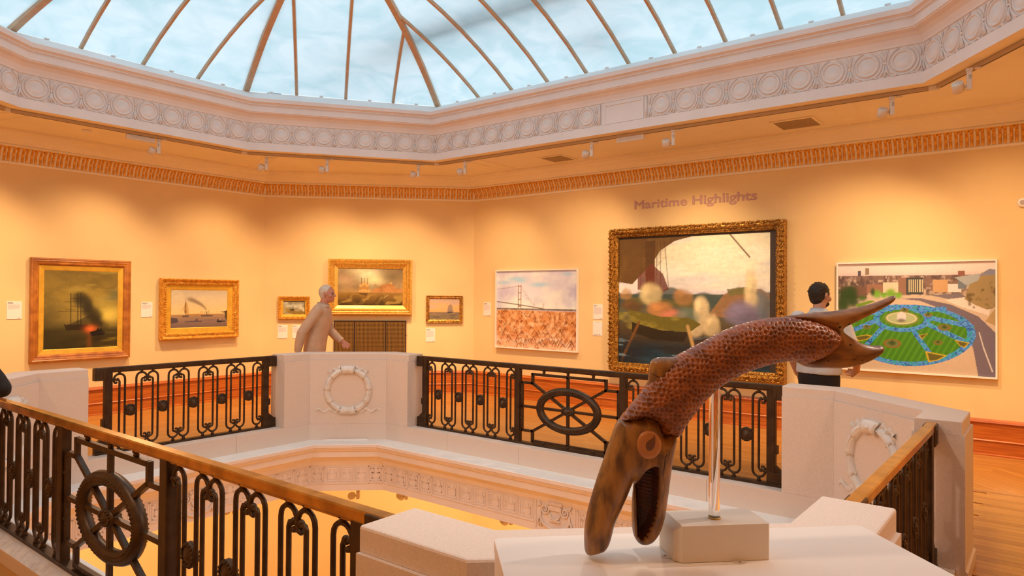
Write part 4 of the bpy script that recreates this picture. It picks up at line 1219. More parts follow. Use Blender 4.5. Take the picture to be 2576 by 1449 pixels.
# C: small wreck
p = Pic(56, 36, 1.65, 7)
p.grad([(0, (150, 122, 78)), (0.4, (168, 138, 96)), (0.62, (150, 116, 60)), (0.66, (142, 98, 36)), (1, (150, 100, 28))])
p.mix((222, 188, 130), p.n(3, 3, 3, 1)*2.4-1.2); p.mix((96, 80, 56), (p.n(3, 3, 3, 2)*2.4-1.3)*(p.y < .6)); p.poly([(0, 0.25), (0.18, 0.5), (0.4, 0.72), (0, 0.8)], (176, 128, 44), 0.6)
p.poly([(0.32, 0.60), (0.55, 0.58), (0.5, 0.70), (0.36, 0.72)], (62, 40, 16)); p.line([(0.47, 0.35), (0.46, 0.62)], 0.018, (70, 46, 20)); p.line([(0.4, 0.45), (0.53, 0.6)], 0.012, (70, 46, 20)); p.tex(0.12, 12, 12)
picture('D', -2.354, -1.867, 1.209, 1.571, 'smallest gilded seascape, left of the grey-haired man', 'painting', [(0, 0), (0, 0.045), (0.008, 0.054), (0.020, 0.05), (0.030, 0.036), (0.036, 0.040), (0.044, 0.034), (0.048, 0.022)], m_gold, p, (-2.282, -1.948, 1.283, 1.486), m_oil, 0.012,
        slip=(0.046, 0.024, 0.030, 0.016), beads=[(0.014, 0.052, 0.026, 0.010, 'leaf')])

# D: square-rigger in a storm
p = Pic(136, 78, 1.8, 9)
p.grad([(0, (152, 108, 62)), (0.5, (170, 120, 66)), (0.64, (178, 122, 58)), (0.68, (152, 96, 30)), (1, (84, 50, 10))])
p.mix((104, 74, 42), np.clip(p.n(3, 2.4, 4, 1)*2.6-1.2, 0, .85)*(p.y < .66)); p.blob(0.45, 0.12, 0.17, 0.17, (255, 226, 150), 0.85); p.blob(0.55, 0.30, 0.16, 0.16, (255, 214, 130), 0.85); p.blob(0.36, 0.05, 0.16, 0.09, (250, 206, 130), 0.6); p.blob(0.12, 0.30, 0.16, 0.12, (205, 144, 92), 0.6); p.blob(0.85, 0.2, 0.2, 0.16, (126, 92, 48), 0.7)
p.mix((196, 148, 84), np.clip(p.n(4, 4, 4, 3)*2.2-1.2, 0, .6)*(p.y < .64))
p.poly([(0.48, 0.66), (0.55, 0.56), (0.64, 0.50), (0.70, 0.42), (0.80, 0.40), (0.86, 0.46), (0.92, 0.56), (1, 0.54), (1, 0.66)], (196, 116, 52), 0.95); p.mix((140, 78, 30), np.clip(p.n(9, 9, 3, 5)*2-1, 0, .6)*((p.x > .55) & (p.y > .42) & (p.y < .66))); p.poly([(0.805, 0.37), (0.83, 0.37), (0.83, 0.42), (0.805, 0.42)], (214, 138, 60))
p.mix((196, 136, 50), np.clip(np.sin(p.x*26+p.n(4, 4, 3, 6)*9+p.y*20)*1.2-0.35, 0, .55)*np.clip((p.y-0.67)*9, 0, 1)); p.mix((70, 42, 8), np.clip(np.sin(p.x*17+p.n(3, 3, 3, 7)*8-p.y*9)*1.3-0.3, 0, .7)*np.clip((p.y-0.70)*5, 0, 1))
for x, yt, yb, w in ((0.365, 0.42, 0.66, .045), (0.41, 0.36, 0.66, .05), (0.455, 0.42, 0.66, .035)):
    p.line([(x, 0.26), (x-0.004, 0.70)], 0.008, (110, 66, 26))
    for k in range(3):
        y0 = yt+(yb-yt)*k/3; p.poly([(x-w*(.7+.15*k), y0+.01), (x+w*(.6+.15*k), y0), (x+w*(.75+.15*k), y0+(yb-yt)/3-.012), (x-w*(.85+.1*k), y0+(yb-yt)/3)], (218, 146, 66) if k != 1 else (188, 118, 48), 0.92)
p.poly([(0.29, 0.64), (0.34, 0.70), (0.44, 0.75), (0.46, 0.68), (0.36, 0.68)], (98, 56, 18)); p.line([(0.69, 0.75), (0.73, 0.79)], 0.014, (90, 54, 16)); p.line([(0.71, 0.80), (0.76, 0.74)], 0.007, (230, 176, 90)); p.tex(0.08, 30, 30)
picture('D', -1.574, -0.240, 1.285, 2.179, 'storm-tossed sailing ship in a broad bright gold frame above the grille', 'painting', [(0, 0), (0, 0.085), (0.008, 0.095), (0.026, 0.093), (0.044, 0.074), (0.056, 0.066), (0.064, 0.072), (0.078, 0.070), (0.092, 0.050), (0.100, 0.044), (0.102, 0.038)], m_goldb, p, (-1.428, -0.388, 1.446, 2.021), m_oil, 0.022,
        slip=(0.100, 0.046, 0.052, 0.028, m_goldb), beads=[(0.034, 0.088, 0.030, 0.011, 'leaf'), (0.071, 0.074, 0.012, 0.005, 'bead')])

# E: barque at dusk
p = Pic(76, 52, 1.48, 11)
p.grad([(0, (204, 148, 104)), (0.35, (232, 158, 84)), (0.63, (236, 150, 76)), (0.645, (150, 106, 66)), (1, (134, 100, 58))])
p.mix((192, 146, 116), np.clip(p.n(3, 5, 4, 1)*2.2-1.0, 0, .7)*(p.y < .63)); p.mix((92, 74, 50), np.clip(p.n(4, 26, 3, 3)*2.4-1.1, 0, .7)*(p.y > .64))
for x, h in ((0.64, .32), (0.69, .24), (0.74, .27)):
    p.line([(x, h), (x, .66)], 0.008, (110, 80, 56))
    for k in range(4): p.poly([(x-.02-.012*k, h+.02+.09*k), (x+.025+.008*k, h+.03+.09*k), (x+.03+.01*k, h+.10+.09*k), (x-.028-.012*k, h+.10+.09*k)], (150, 112, 82), 0.9)
p.poly([(0.58, 0.63), (0.78, 0.62), (0.76, 0.68), (0.61, 0.69)], (84, 60, 42)); p.tex(0.06, 20, 20)
picture('D', -0.009, 0.590, 1.153, 1.600, 'small painting of a ship at sunset in a plain dull gold frame', 'painting', [(0, 0), (0, 0.036), (0.006, 0.042), (0.016, 0.040), (0.024, 0.030), (0.032, 0.032), (0.046, 0.022), (0.054, 0.016)], m_golddk, p, (0.045, 0.538, 1.209, 1.541), m_oil, 0.012)

# F: bridge photograph in a white box frame
p = Pic(180, 150, 1.2, 13)
p.grad([(0, (226, 190, 168)), (0.3, (236, 204, 176)), (0.5, (250, 222, 180)), (0.515, (228, 138, 70)), (0.75, (226, 132, 62)), (1, (238, 160, 104))])
p.mix((196, 164, 156), np.clip(p.n(3, 3.4, 5, 1)*3-1.45, 0, .85)*(p.y < .5)); p.mix((255, 236, 196), np.clip(p.n(4, 5, 4, 2)*3-1.6, 0, .9)*(p.y < .5))
for x, y, rx, ry in ((0.25, 0.10, .12, .025), (0.31, 0.13, .07, .025), (0.10, .15, .10, .02), (0.88, 0.05, .05, .02), (0.55, 0.18, .12, .03)): p.blob(x, y, rx, ry, (158, 186, 210), 0.75)
p.mix((96, 62, 40), p.band(0.486, 0.507, 0.008)*(0.7+.3*p.n(30, 2, 2, 4))); p.mix((200, 176, 168), p.band(0.507, 0.517, 0.006)*np.clip(p.x*2-.6, 0, .8))
g = p.y > 0.515
p.mix((250, 178, 112), np.clip(p.n(26, 22, 3, 5)*3-1.35, 0, .9)*g); p.mix((168, 76, 26), np.clip(p.n(34, 26, 3, 6)*3.2-1.75, 0, .85)*g); p.mix((255, 205, 150), np.clip(p.n(9, 22, 3, 7)*3-1.75, 0, .8)*g*np.clip((p.y-.6)*3, 0, 1))
rs = np.random.RandomState(4)
for k in range(210):
    y = 0.53+0.45*rs.rand()**1.3; x = rs.rand(); hgt = 0.018+0.075*(y-0.5)*(0.5+rs.rand()); wd = hgt*(0.25+0.5*rs.rand())
    p.line([(x-wd, y), (x, y-hgt), (x+wd, y)], 0.0035+0.003*(y-.5), ((150, 64, 20), (206, 108, 44), (120, 50, 18))[k % 3], 0.8)
for x in (0.283, 0.318): p.line([(x, 0.185), (x, 0.485)], 0.0055, (158, 92, 44))
for y in (0.20, 0.285, 0.37, 0.445, 0.46): p.line([(0.283, y), (0.318, y)], 0.0055, (158, 92, 44))
p.line([(0, 0.402), (0.28, 0.438), (0.59, 0.485)], 0.0065, (116, 76, 50)); p.line([(0, 0.235), (0.12, 0.225), (0.283, 0.195)], 0.0028, (150, 104, 76), .9); p.line([(0.32, 0.20), (0.42, 0.36), (0.50, 0.445)], 0.0018, (150, 108, 86), .8); p.line([(0.32, 0.24), (0.42, 0.38), (0.48, 0.45)], 0.0018, (150, 108, 86), .7)
for x in (0.59, 0.605): p.line([(x, 0.42), (x, 0.485)], 0.0028, (176, 128, 96))
BOXF = [(0, 0), (0, 0.052), (0.016, 0.052), (0.016, 0.022)]
picture('B', -7.086, -5.528, 0.775, 2.010, 'square photograph of a bridge over orange ground in a thin white frame', 'photograph', BOXF, m_white, p, (-7.072, -5.542, 0.789, 1.996), m_photo, 0.024, name='framed_photograph')

# G: large sea picture (plain stand-in: sail, sky, hull and sea without figures)
p = Pic(270, 226, 1.2, 15)
p.grad([(0, (244, 206, 146)), (0.25, (246, 210, 152)), (0.40, (226, 190, 150)), (0.435, (210, 176, 150)), (0.44, (84, 82, 56)), (0.58, (92, 78, 46)), (0.7, (84, 56, 26)), (0.85, (40, 34, 24)), (1, (30, 38, 36))])
p.mix((255, 222, 168), np.clip(p.n(3, 7, 4, 1)*2.4-1.1, 0, .6)*(p.y < .43)); p.mix((206, 178, 160), np.clip(p.n(2.5, 9, 4, 2)*2.4-1.25, 0, .5)*(p.y < .43))
p.mix((62, 68, 52), np.clip((p.y-(0.415+0.02*np.sin(p.x*13)+0.02*np.sin(p.x*29)))*60, 0, 1)*np.clip((0.56-p.y)*20, 0, 1)*.85)
p.poly([(0, 0), (0.52, 0), (0.40, 0.03), (0.30, 0.10), (0.24, 0.20), (0.15, 0.30), (0.10, 0.36), (0, 0.34)], (104, 62, 22)); p.mix((140, 90, 36), np.clip(p.n(9, 3, 4, 3)*2.6-1.2, 0, .6)*((p.y < .35) & (p.x < .5-p.y)))
p.poly([(0.19, 0.02), (0.265, 0.02), (0.26, 0.42), (0.20, 0.42)], (92, 52, 18))
for x0, x1 in ((0.17, 0.16), (0.28, 0.27), (0.30, 0.305), (0.33, 0.36)): p.line([(x0, 0.03), (x1, 0.40)], 0.003, (84, 52, 24), .8)
p.poly([(0.14, 0.30), (0.24, 0.20), (0.32, 0.28), (0.36, 0.40), (0.28, 0.44), (0.14, 0.40)], (112, 44, 24), .9)
p.poly([(0.72, 0.44), (0.80, 0.40), (0.95, 0.40), (1, 0.44), (1, 0.62), (0.62, 0.60)], (150, 96, 50), .9); p.poly([(0.74, 0.40), (0.88, 0.38), (0.92, 0.42), (0.76, 0.45)], (112, 92, 40), .9)
p.poly([(0.05, 0.46), (0.30, 0.47), (0.60, 0.50), (0.60, 0.56), (0.30, 0.52), (0.05, 0.52)], (104, 84, 34), .8)
for x, y, rx, ry, c, a in ((0.24, 0.44, .07, .09, (222, 176, 104), .85), (0.30, 0.56, .09, .06, (196, 116, 54), .85), (0.46, 0.47, .06, .06, (176, 112, 52), .8), (0.38, 0.60, .10, .05, (206, 108, 70), .8), (0.57, 0.55, .045, .10, (238, 186, 116), .85), (0.64, 0.66, .055, .08, (226, 176, 108), .8), (0.54, 0.70, .06, .06, (232, 180, 112), .75), (0.89, 0.40, .045, .13, (236, 186, 116), .85), (0.86, 0.58, .12, .10, (124, 100, 104), .85), (0.96, 0.50, .05, .10, (100, 98, 84), .7), (0.48, 0.60, .08, .06, (112, 112, 78), .7), (0.06, 0.44, .05, .05, (186, 122, 60), .7), (0.10, 0.54, .08, .05, (110, 66, 28), .8)): wx, wy = p.x.copy(), p.y.copy(); p.x = p.x+0.030*(p.n(14, 12, 3, 21)-.5)+0.05*(p.n(5, 5, 2, 22)-.5); p.y = p.y+0.030*(p.n(13, 14, 3, 23)-.5)+0.05*(p.n(5, 5, 2, 24)-.5); p.blob(x, y, rx*1.05, ry*1.05, c, a, 7); p.blob(x+rx*.35, y+ry*.3, rx*.7, ry*.7, tuple(int(q*.72) for q in c), a*.55, 4); p.blob(x-rx*.3, y-ry*.35, rx*.4, ry*.4, tuple(min(255, int(q*1.12)) for q in c), a*.6, 3); p.x, p.y = wx, wy
p.poly([(0.07, 0.56), (0.30, 0.61), (0.50, 0.615), (0.58, 0.66), (0.50, 0.725), (0.30, 0.715), (0.10, 0.66)], (108, 84, 22)); p.mix((158, 124, 40), np.clip(p.n(10, 16, 3, 5)*2.6-1.3, 0, .7)*((p.y > .58) & (p.y < .72) & (p.x < .55)))
p.poly([(0.10, 0.66), (0.30, 0.715), (0.50, 0.725), (0.46, 0.80), (0.25, 0.79), (0.10, 0.74)], (44, 28, 10)); p.line([(0.15, 0.66), (0.02, 0.97)], 0.012, (118, 66, 24)); p.line([(0.49, 0.68), (0.53, 0.84)], 0.014, (196, 136, 66)); p.line([(0.76, 0.0), (0.88, 0.17)], 0.006, (112, 66, 34))
p.mix((34, 60, 60), np.clip(p.n(4, 14, 4, 6)*2.6-1.0, 0, .8)*np.clip((p.y-.74)*6, 0, 1)); p.mix((16, 26, 30), np.clip(p.n(5, 20, 4, 8)*2.8-1.3, 0, .7)*np.clip((p.y-.74)*6, 0, 1)); p.mix((150, 156, 140), np.clip(p.n(7, 26, 4, 7)*6-4.1, 0, .5)*np.clip((p.y-.7)*6, 0, 1)); p.tex(0.10, 60, 46); p.tex(0.10, 18, 70, 3, 12)
picture('B', -4.962, -2.560, 0.570, 2.546, 'huge painting of a sail, sky and dark sea in a carved gold frame', 'painting',
        [(0, 0), (0, 0.10), (0.010, 0.120), (0.050, 0.128), (0.068, 0.105), (0.078, 0.082), (0.090, 0.084), (0.108, 0.070), (0.114, 0.06), (0.118, 0.04)], m_golddk, p, (-4.846, -2.752, 0.655, 2.403), m_oilgl, 0.03,
        beads=[(0.032, 0.125, 0.062, 0.026, 'leaf'), (0.010, 0.110, 0.030, 0.011, 'leaf'), (0.060, 0.118, 0.028, 0.009, 'bead'), (0.099, 0.078, 0.032, 0.010, 'leaf')])

# H: garden photograph (large, white frame)
p = Pic(300, 236, 1.27, 17)
p.grad([(0, (244, 196, 152)), (0.08, (240, 190, 150)), (0.115, (226, 176, 142)), (0.12, (132, 90, 66)), (0.25, (140, 94, 66)), (0.30, (206, 158, 112)), (0.5, (214, 164, 116)), (1, (206, 156, 108))])
c = (p.y > .115) & (p.y < .30)
p.mix((88, 58, 44), np.clip(p.n(40, 22, 3, 1)*3-1.4, 0, .8)*c); p.mix((216, 164, 120), np.clip(p.n(50, 30, 2, 2)*3.2-1.9, 0, .8)*c)
for x0, x1, y0, y1, col in ((0.02, .20, .22, .33, (122, 76, 50)), (.20, .34, .20, .28, (156, 96, 62)), (.31, .42, .18, .28, (230, 178, 124)), (.41, .47, .14, .29, (150, 94, 62)), (.46, .57, .14, .29, (72, 62, 50)), (.63, .72, .16, .27, (206, 140, 80)), (.72, .80, .20, .27, (226, 190, 150)), (.78, .83, .16, .24, (120, 110, 96)), (.19, .215, .045, .11, (150, 110, 72)), (.14, .16, .07, .12, (90, 70, 60)), (.78, .82, .085, .13, (150, 84, 56))):
    p.poly([(x0, y0), (x1, y0), (x1, y1), (x0, y1)], col)
for k in range(7): p.poly([(.475+.014*k, .155), (.482+.014*k, .155), (.482+.014*k, .27), (.475+.014*k, .27)], (214, 170, 110))
p.poly([(.76, .14), (.95, .10), (1, .12), (1, .2), (.86, .24), (.80, .18)], (176, 156, 128)); p.mix((64, 92, 22), np.zeros_like(p.x))
for x, y, r in ((.05, .32, .07), (.09, .28, .05), (.03, .40, .05), (.11, .36, .04)): p.blob(x, y, r, r*1.5, (46, 62, 14), .95, 4)
for x, y, r in ((.27, .29, .03), (.315, .30, .02), (.36, .28, .035), (.41, .30, .025)): p.blob(x, y, r, r*1.3, (116, 150, 26), .95, 4)
p.blob(.24, .27, .015, .04, (60, 70, 24), .95, 4); p.blob(.17, .33, .03, .03, (70, 90, 26), .9, 4); p.poly([(.12, .39), (.22, .35), (.26, .355), (.14, .42)], (116, 130, 30))
p.poly([(1, .62), (.90, .48), (.74, .38), (.55, .325), (.42, .33), (.55, .35), (.70, .43), (.82, .58), (.87, .76), (.90, 1), (1, 1)], (120, 92, 84)); p.poly([(.62, .30), (.78, .28), (.84, .31), (.72, .33)], (128, 100, 86)); p.poly([(.70, .34), (.85, .31), (.97, .40), (.96, .47), (.80, .40)], (232, 190, 146))
p.line([(.93, .75), (.98, .95)], .005, (226, 190, 150)); p.line([(.905, .62), (.93, .75)], .004, (226, 190, 150))
p.poly([(.82, .33), (.85, .20), (.90, .17), (.92, .10), (1, .09), (1, .40), (.95, .42), (.88, .38)], (166, 122, 66)); p.mix((104, 72, 34), np.clip(p.n(40, 24, 2, 4)*3-1.5, 0, .8)*((p.x > .83) & (p.y > .18) & (p.y < .41))); p.poly([(.90, .13), (.96, .07), (1, .075), (1, .12)], (140, 120, 110)); p.poly([(.94, .52), (1, .40), (1, .56)], (186, 134, 74))
# oval garden: blue border, lawns, paths
cx, cy, rx, ry = .455, .635, .43, .275
dx, dy = (p.x-cx)/rx, (p.y-cy)/ry; dy = dy*(1-.10*dy); R = np.hypot(dx, dy); th = np.arctan2(dy, dx)
oval = R < 1
p.mix((70, 112, 18), oval*1.0); p.mix((96, 142, 26), np.clip(np.sin(p.x*150+p.y*60)*.8, 0, .5)*oval)
ring = (R < 1) & (R > .885) | (np.hypot((p.x-.43)/.185, (p.y-.52)/.115) < 1) & (np.hypot((p.x-.43)/.145, (p.y-.515)/.085) > 1)
for a in np.array([-2.5, -2.0, -0.95, -0.25, 0.32, 1.12, 2.35, 3.0]):
    ex, ey = cx+.97*rx*math.cos(a), cy+.97*ry*math.sin(a); sx, sy = .43+.165*math.cos(a), .52+.10*math.sin(a)
    L2 = ((ex-sx)*1.27)**2+(ey-sy)**2; t = np.clip((((p.x-sx)*(ex-sx)*1.27**2)+(p.y-sy)*(ey-sy))/L2, 0, 1); d = np.hypot((p.x-sx-t*(ex-sx))*1.27, p.y-sy-t*(ey-sy)); ring |= d < .020
p.mix((84, 128, 168), ring*1.0); p.mix((36, 66, 116), np.clip(p.n(95, 80, 2, 5)*4-1.9, 0, .9)*ring); p.mix((44, 150, 130), np.clip(p.n(85, 70, 2, 6)*4-2.1, 0, .95)*ring); p.mix((140, 170, 214), np.clip(p.n(110, 95, 2, 7)*4-2.6, 0, .9)*ring)
p.blob(.43, .515, .125, .072, (110, 120, 30), 1, 2, 0, .9); p.blob(.43, .51, .105, .058, (222, 180, 122), 1, 2, 0, .9); p.blob(.43, .51, .095, .050, (176, 160, 96), 1, 2, 0, .9); p.poly([(.40, .525), (.405, .47), (.42, .46), (.432, .43), (.445, .46), (.458, .47), (.46, .525)], (218, 184, 150)); p.blob(.43, .53, .028, .018, (120, 90, 66), .9, 3)
for x, y, r in ((.37, .745, .062), (.66, .72, .03), (.70, .585, .042), (.20, .60, .028), (.60, .475, .028), (.45, .435, .03)):
    p.blob(x, y, r, r*.72, (150, 82, 22), 1, 2, 0, .85); p.blob(x, y, r*.82, r*.58, (112, 104, 44), 1, 2, 0, .85); p.blob(x, y-.004, r*.5, r*.36, (76, 84, 28), 1, 2, 0, .7); p.blob(x, y-.01, r*.16, r*.34, (60, 62, 22), .9, 3)
for q in ([(.10, .70), (.20, .67), (.24, .68), (.20, .72), (.14, .74)], [(.58, .80), (.72, .83), (.66, .88), (.60, .90)], [(.76, .69), (.85, .71), (.82, .76), (.79, .74)], [(.54, .66), (.60, .64), (.56, .70)]):
    p.poly(q, (196, 150, 36)); cxq, cyq = sum(a for a, b in q)/len(q), sum(b for a, b in q)/len(q); p.poly([(cxq+(a-cxq)*.75, cyq+(b-cyq)*.7) for a, b in q], (104, 84, 26))
p.tex(0.06, 90, 80)
picture('B', -1.992, -0.466, 0.784, 2.010, 'wide aerial photograph of a round flower garden in a white frame', 'photograph', BOXF, m_white, p, (-1.978, -0.480, 0.798, 1.996), m_photo, 0.024, name='framed_photograph')

# ---------------------------------------------------------------- caption cards, wall lettering, grille, wall sounder
m_card = M('caption_card', (0.88, 0.80, 0.78), 0.55)
m_type = M('caption_type', (0.42, 0.36, 0.36), 0.6)
m_type2 = M('caption_title', (0.16, 0.13, 0.13), 0.6)
def card(wall, s, z, w, h, label, seed, style=0):
    o = empty('caption_card', wall_pt(wall, s, z, 0.0), WALL_RZ[wall], label, 'caption card', 'caption cards beside the pictures')
    MB().box(-w/2, w/2, -0.006, -0.0005, -h/2, h/2).build('card', m_card, o)
    rs = random.Random(seed); t = MB(); u = MB()
    if style == 0:
        u.box(-w/2+0.010, -w/2+0.010+w*rs.uniform(.3, .5), -0.0066, -0.006, h/2-0.020, h/2-0.014)
        u.box(-w/2+0.010, -w/2+0.010+w*rs.uniform(.2, .4), -0.0066, -0.006, h/2-0.031, h/2-0.026)
        zz = h/2-0.045; n = rs.randint(6, 11)
        for k in range(n): t.box(-w/2+0.010, w/2-0.012-(w*rs.uniform(.02, .12) if k < n-1 else w*0.45), -0.0066, -0.006, zz-0.0026, zz); zz -= 0.0095
        u.box(w/2-0.045, w/2-0.012, -0.0066, -0.006, -h/2+0.010, -h/2+0.014)
    else:
        for a, b in ((-0.06, -0.035), (-0.02, 0.005), (0.02, 0.045)): u.box(a, b, -0.0066, -0.006, -h/2+0.012, -h/2+0.018)
        t.box(-0.03, 0.03, -0.0066, -0.006, h/2-0.016, h/2-0.012)
    t.build('text_lines', m_type, o); u.build('title_line', m_type2, o)
card('L', 2.934, 1.388, 0.156, 0.218, 'caption card left of the reddish wood framed ship painting', 1)
card('L', 4.497, 1.379, 0.153, 0.214, 'caption card between the two paintings on the left wall', 2)
card('D', -2.285, 1.005, 0.151, 0.215, 'left caption card of two under the smallest gilded seascape', 3)
card('D', -2.058, 1.005, 0.151, 0.215, 'right caption card of two under the smallest seascape, partly behind the man', 4)
card('D', 0.066, 0.951, 0.150, 0.220, 'caption card under the small sunset ship painting', 5)
card('B', -7.295, 1.384, 0.151, 0.216, 'caption card just left of the bridge photograph', 6)
card('B', -5.206, 1.381, 0.157, 0.214, 'upper caption card of two left of the huge painting', 7)
card('B', -5.210, 1.142, 0.156, 0.208, 'lower white card of two left of the huge painting', 8, 1)
m_letter = M('mauve_vinyl', (0.56, 0.33, 0.30), 0.6)
lt = empty('wall_lettering', wall_pt('B', -4.627, 2.823, 0.0018), 0, 'mauve wall lettering reading Maritime Highlights above the huge painting', 'lettering')
TXT = 'Maritime Highlights'
def ext(s_):
    me = text_mesh(s_, 0.155, 'letter', 0.0006, 0.0, 'LEFT', bevel=0.0034); xs = [v.co.x for v in me.vertices]; return me, min(xs), max(xs)
full = ext(TXT); kx = 1.705/(full[2]-full[1])
for k, ch in enumerate(TXT):
    if ch == ' ': continue
    me, x0, x1 = ext(ch); pre = ext(TXT[:k+1])
    dx = pre[2]-x1-full[1]
    cx = (x0+x1)/2
    # heavier strokes: each letter is thickened a little about its own outline
    bm = bmesh.new(); bm.from_mesh(me)
    me.transform(Matrix.Translation((dx, 0, 0))); me.transform(Matrix.Diagonal((kx, 1, 1.06, 1)))
    bm.free(); obj('letter', me, m_letter, lt)
    bpy.data.meshes.remove(pre[0])

gm = M('grille_brass', (0.40, 0.22, 0.055), 0.4, 0.5)
gd = M('grille_dark', (0.035, 0.012, 0.006), 0.7)
o = empty('wall_grille', wall_pt('D', -0.906, 0.72, 0.0), PI/4, 'large three-panel brass lattice grille in the wall below the storm painting', 'grille')
gw, gh = 1.158, 0.93
MB().box(-gw/2, gw/2, -0.006, -0.0005, -gh/2, gh/2).build('dark_back', gd, o)
fr = MB()
for x0, x1 in ((-gw/2, -gw/2+0.016), (gw/2-0.016, gw/2), (-0.260, -0.240), (0.237, 0.257)): fr.box(x0, x1, -0.022, -0.005, -gh/2, gh/2)
fr.box(-gw/2, gw/2, -0.022, -0.005, gh/2-0.014, gh/2); fr.box(-gw/2, gw/2, -0.022, -0.005, -gh/2, -gh/2+0.014)
for x in (-0.250, 0.247, -gw/2+0.008, gw/2-0.008): fr.box(x-0.014, x+0.014, -0.025, -0.005, 0.222, 0.232)
fr.build('grille_frame', gd, o)
for x0, x1 in ((-gw/2+0.026, -0.272), (-0.228, 0.225), (0.269, gw/2-0.026)):
    mb = MB(); z0, z1 = -gh/2+0.028, gh/2-0.028
    for a, b, c, d in ((x0-0.007, x0, z0-0.007, z1+0.007), (x1, x1+0.007, z0-0.007, z1+0.007)): mb.box(a, b, -0.020, -0.006, c, d)
    mb.box(x0, x1, -0.020, -0.006, z1, z1+0.007); mb.box(x0, x1, -0.020, -0.006, z0-0.007, z0)
    mb.build('panel_border', gm, o)
    mb = MB(); nx = max(2, round((x1-x0)/0.0212)); nz = round((z1-z0)/0.0212)
    for k in range(1, nx): x = x0+(x1-x0)*k/nx; mb.box(x-0.0032, x+0.0032, -0.015, -0.006, z0, z1)
    for k in range(1, nz): z = z0+(z1-z0)*k/nz; mb.box(x0, x1, -0.016, -0.007, z-0.0032, z+0.0032)
    tag(mb.build('lattice', gm, o), kind='stuff')
o = empty('wall_sounder', wall_pt('B', -0.255, 2.575, 0.0), 0, 'round white alarm sounder high on the back wall at the right edge', 'alarm')
MB().lathe([(0.0, 0.045), (0.030, 0.044), (0.046, 0.030), (0.050, 0.0), (0, 0)], 18, Matrix.Rotation(PI/2, 4, 'X')).build('sounder_body', m_white, o)
MB().lathe([(0.022, 0.0455), (0.026, 0.0455), (0.026, 0.043), (0.022, 0.043)], 16, Matrix.Rotation(PI/2, 4, 'X')).build('sounder_ring', m_type, o)
# ---------------------------------------------------------------- white plinth, block, acrylic rod, carved sea creature
pl = empty('display_plinth', (-0.754, 1.682, 0), PI/4, 'tall white display plinth carrying the wooden carving', 'plinth')
MB().cbox((0, -0.40, 0.485), 0.968, 0.80, 0.97, bev=0.003).build('plinth_body', m_white, pl)
mb = MB(); hw = 0.487; 
rc = 0.016
def rr_ring(x0, x1, y0, y1, z, r):
    out = []
    for cx, cy, a0 in ((x1-r, y1-r, 0), (x0+r, y1-r, PI/2), (x0+r, y0+r, PI), (x1-r, y0+r, 1.5*PI)):
        for k in range(5): a = a0+PI/2*k/4; out.append(Vector((cx+r*math.cos(a), cy+r*math.sin(a), z)))
    return out
mb.loft([rr_ring(-hw, hw, -0.803, 0.0, 0.9705, rc), rr_ring(-hw, hw, -0.803, 0.0, 0.9985, rc), rr_ring(-hw+.0015, hw-.0015, -0.8015, -0.0015, 1.0, rc)], True, True, False)
mb.build('plinth_top', m_white, pl)
bk = empty('mount_block', (-0.636, 1.588, 1.0), PI/4, 'cream painted wooden block under the clear rod on the white plinth', 'mount block')
bw, bd, bh = 0.112, 0.058, 0.083
def oct_ring(z, ins):
    x, y, c = bw-ins, bd-ins, 0.016
    return [Vector(p) for p in ((-x+c, -y, z), (x-0.004, -y, z), (x, -y+0.004, z), (x, y-0.004, z), (x-0.004, y, z), (-x+0.004, y, z), (-x, y-0.004, z), (-x, -y+c, z))]
def oct_top(z):
    x, y = bw, bd
    return [Vector(p) for p in ((-x+0.016, -y, z), (x-0.004, -y, z), (x-0.001, -y+0.003, z), (x-0.001, y-0.004, z), (x-0.004, y, z), (-x+0.016, y, z), (-x+0.016, y-0.002, z), (-x+0.016, -y+0.003, z))]
mb = MB(); mb.loft([oct_ring(0.001, 0.0), oct_ring(0.068, 0.0), oct_top(bh)], True, True, False)
mb.build('block_body', m_cream, bk)
m_tab = M('fixing_tab_metal', (0.78, 0.72, 0.66), 0.35, 0.3)
for x, y, a in ((0.035, -bd, 0.0), (-bw, -0.012, -PI/2)):
    m = Matrix.Translation((x, y, 0)) @ Matrix.Rotation(a, 4, 'Z')
    poly = [(-0.016, 0.01), (-0.016, 0.0)] + [(-0.014*math.cos(PI*k/8), -0.006-0.012*math.sin(PI*k/8)) for k in range(9)] + [(0.016, 0.0), (0.016, 0.01)]
    q = MB(); q.loft([[m @ Vector((px, py, 0.0003)) for px, py in poly], [m @ Vector((px, py, 0.0016)) for px, py in poly]], True, True, False)
    tb = q.build('fixing_tab', m_tab, bk)
    MB().lathe([(0.0, 0.0034), (0.003, 0.003), (0.004, 0.0016)], 10, m @ Matrix.Translation((0, -0.009, 0))).build('screw', m_type, tb)
m_acr = bpy.data.materials.new('clear_acrylic'); m_acr.use_nodes = True
_b = m_acr.node_tree.nodes['Principled BSDF']; _b.inputs['Transmission Weight'].default_value = 1.0; _b.inputs['Roughness'].default_value = 0.02; _b.inputs['IOR'].default_value = 1.49; _b.inputs['Base Color'].default_value = (1, 0.98, 0.96, 1)
rod = empty('support_rod', (-0.631, 1.583, 1.083), 0, 'clear acrylic rod holding the carving above the cream block', 'support rod')
MB().lathe([(0.0, 0.0), (0.0128, 0.0), (0.0130, 0.0008), (0.0130, 0.004), (0.0130, 0.10), (0.0130, 0.20), (0.0130, 0.302), (0.0130, 0.3045), (0.0, 0.305)], 28).build('rod', m_acr, rod)
MB().lathe([(0.0150, -0.001), (0.0155, 0.002), (0.0135, 0.004), (0.0, 0.004)], 24).build('rod_collar', M('old_glue', (0.62, 0.46, 0.16), 0.4), rod)

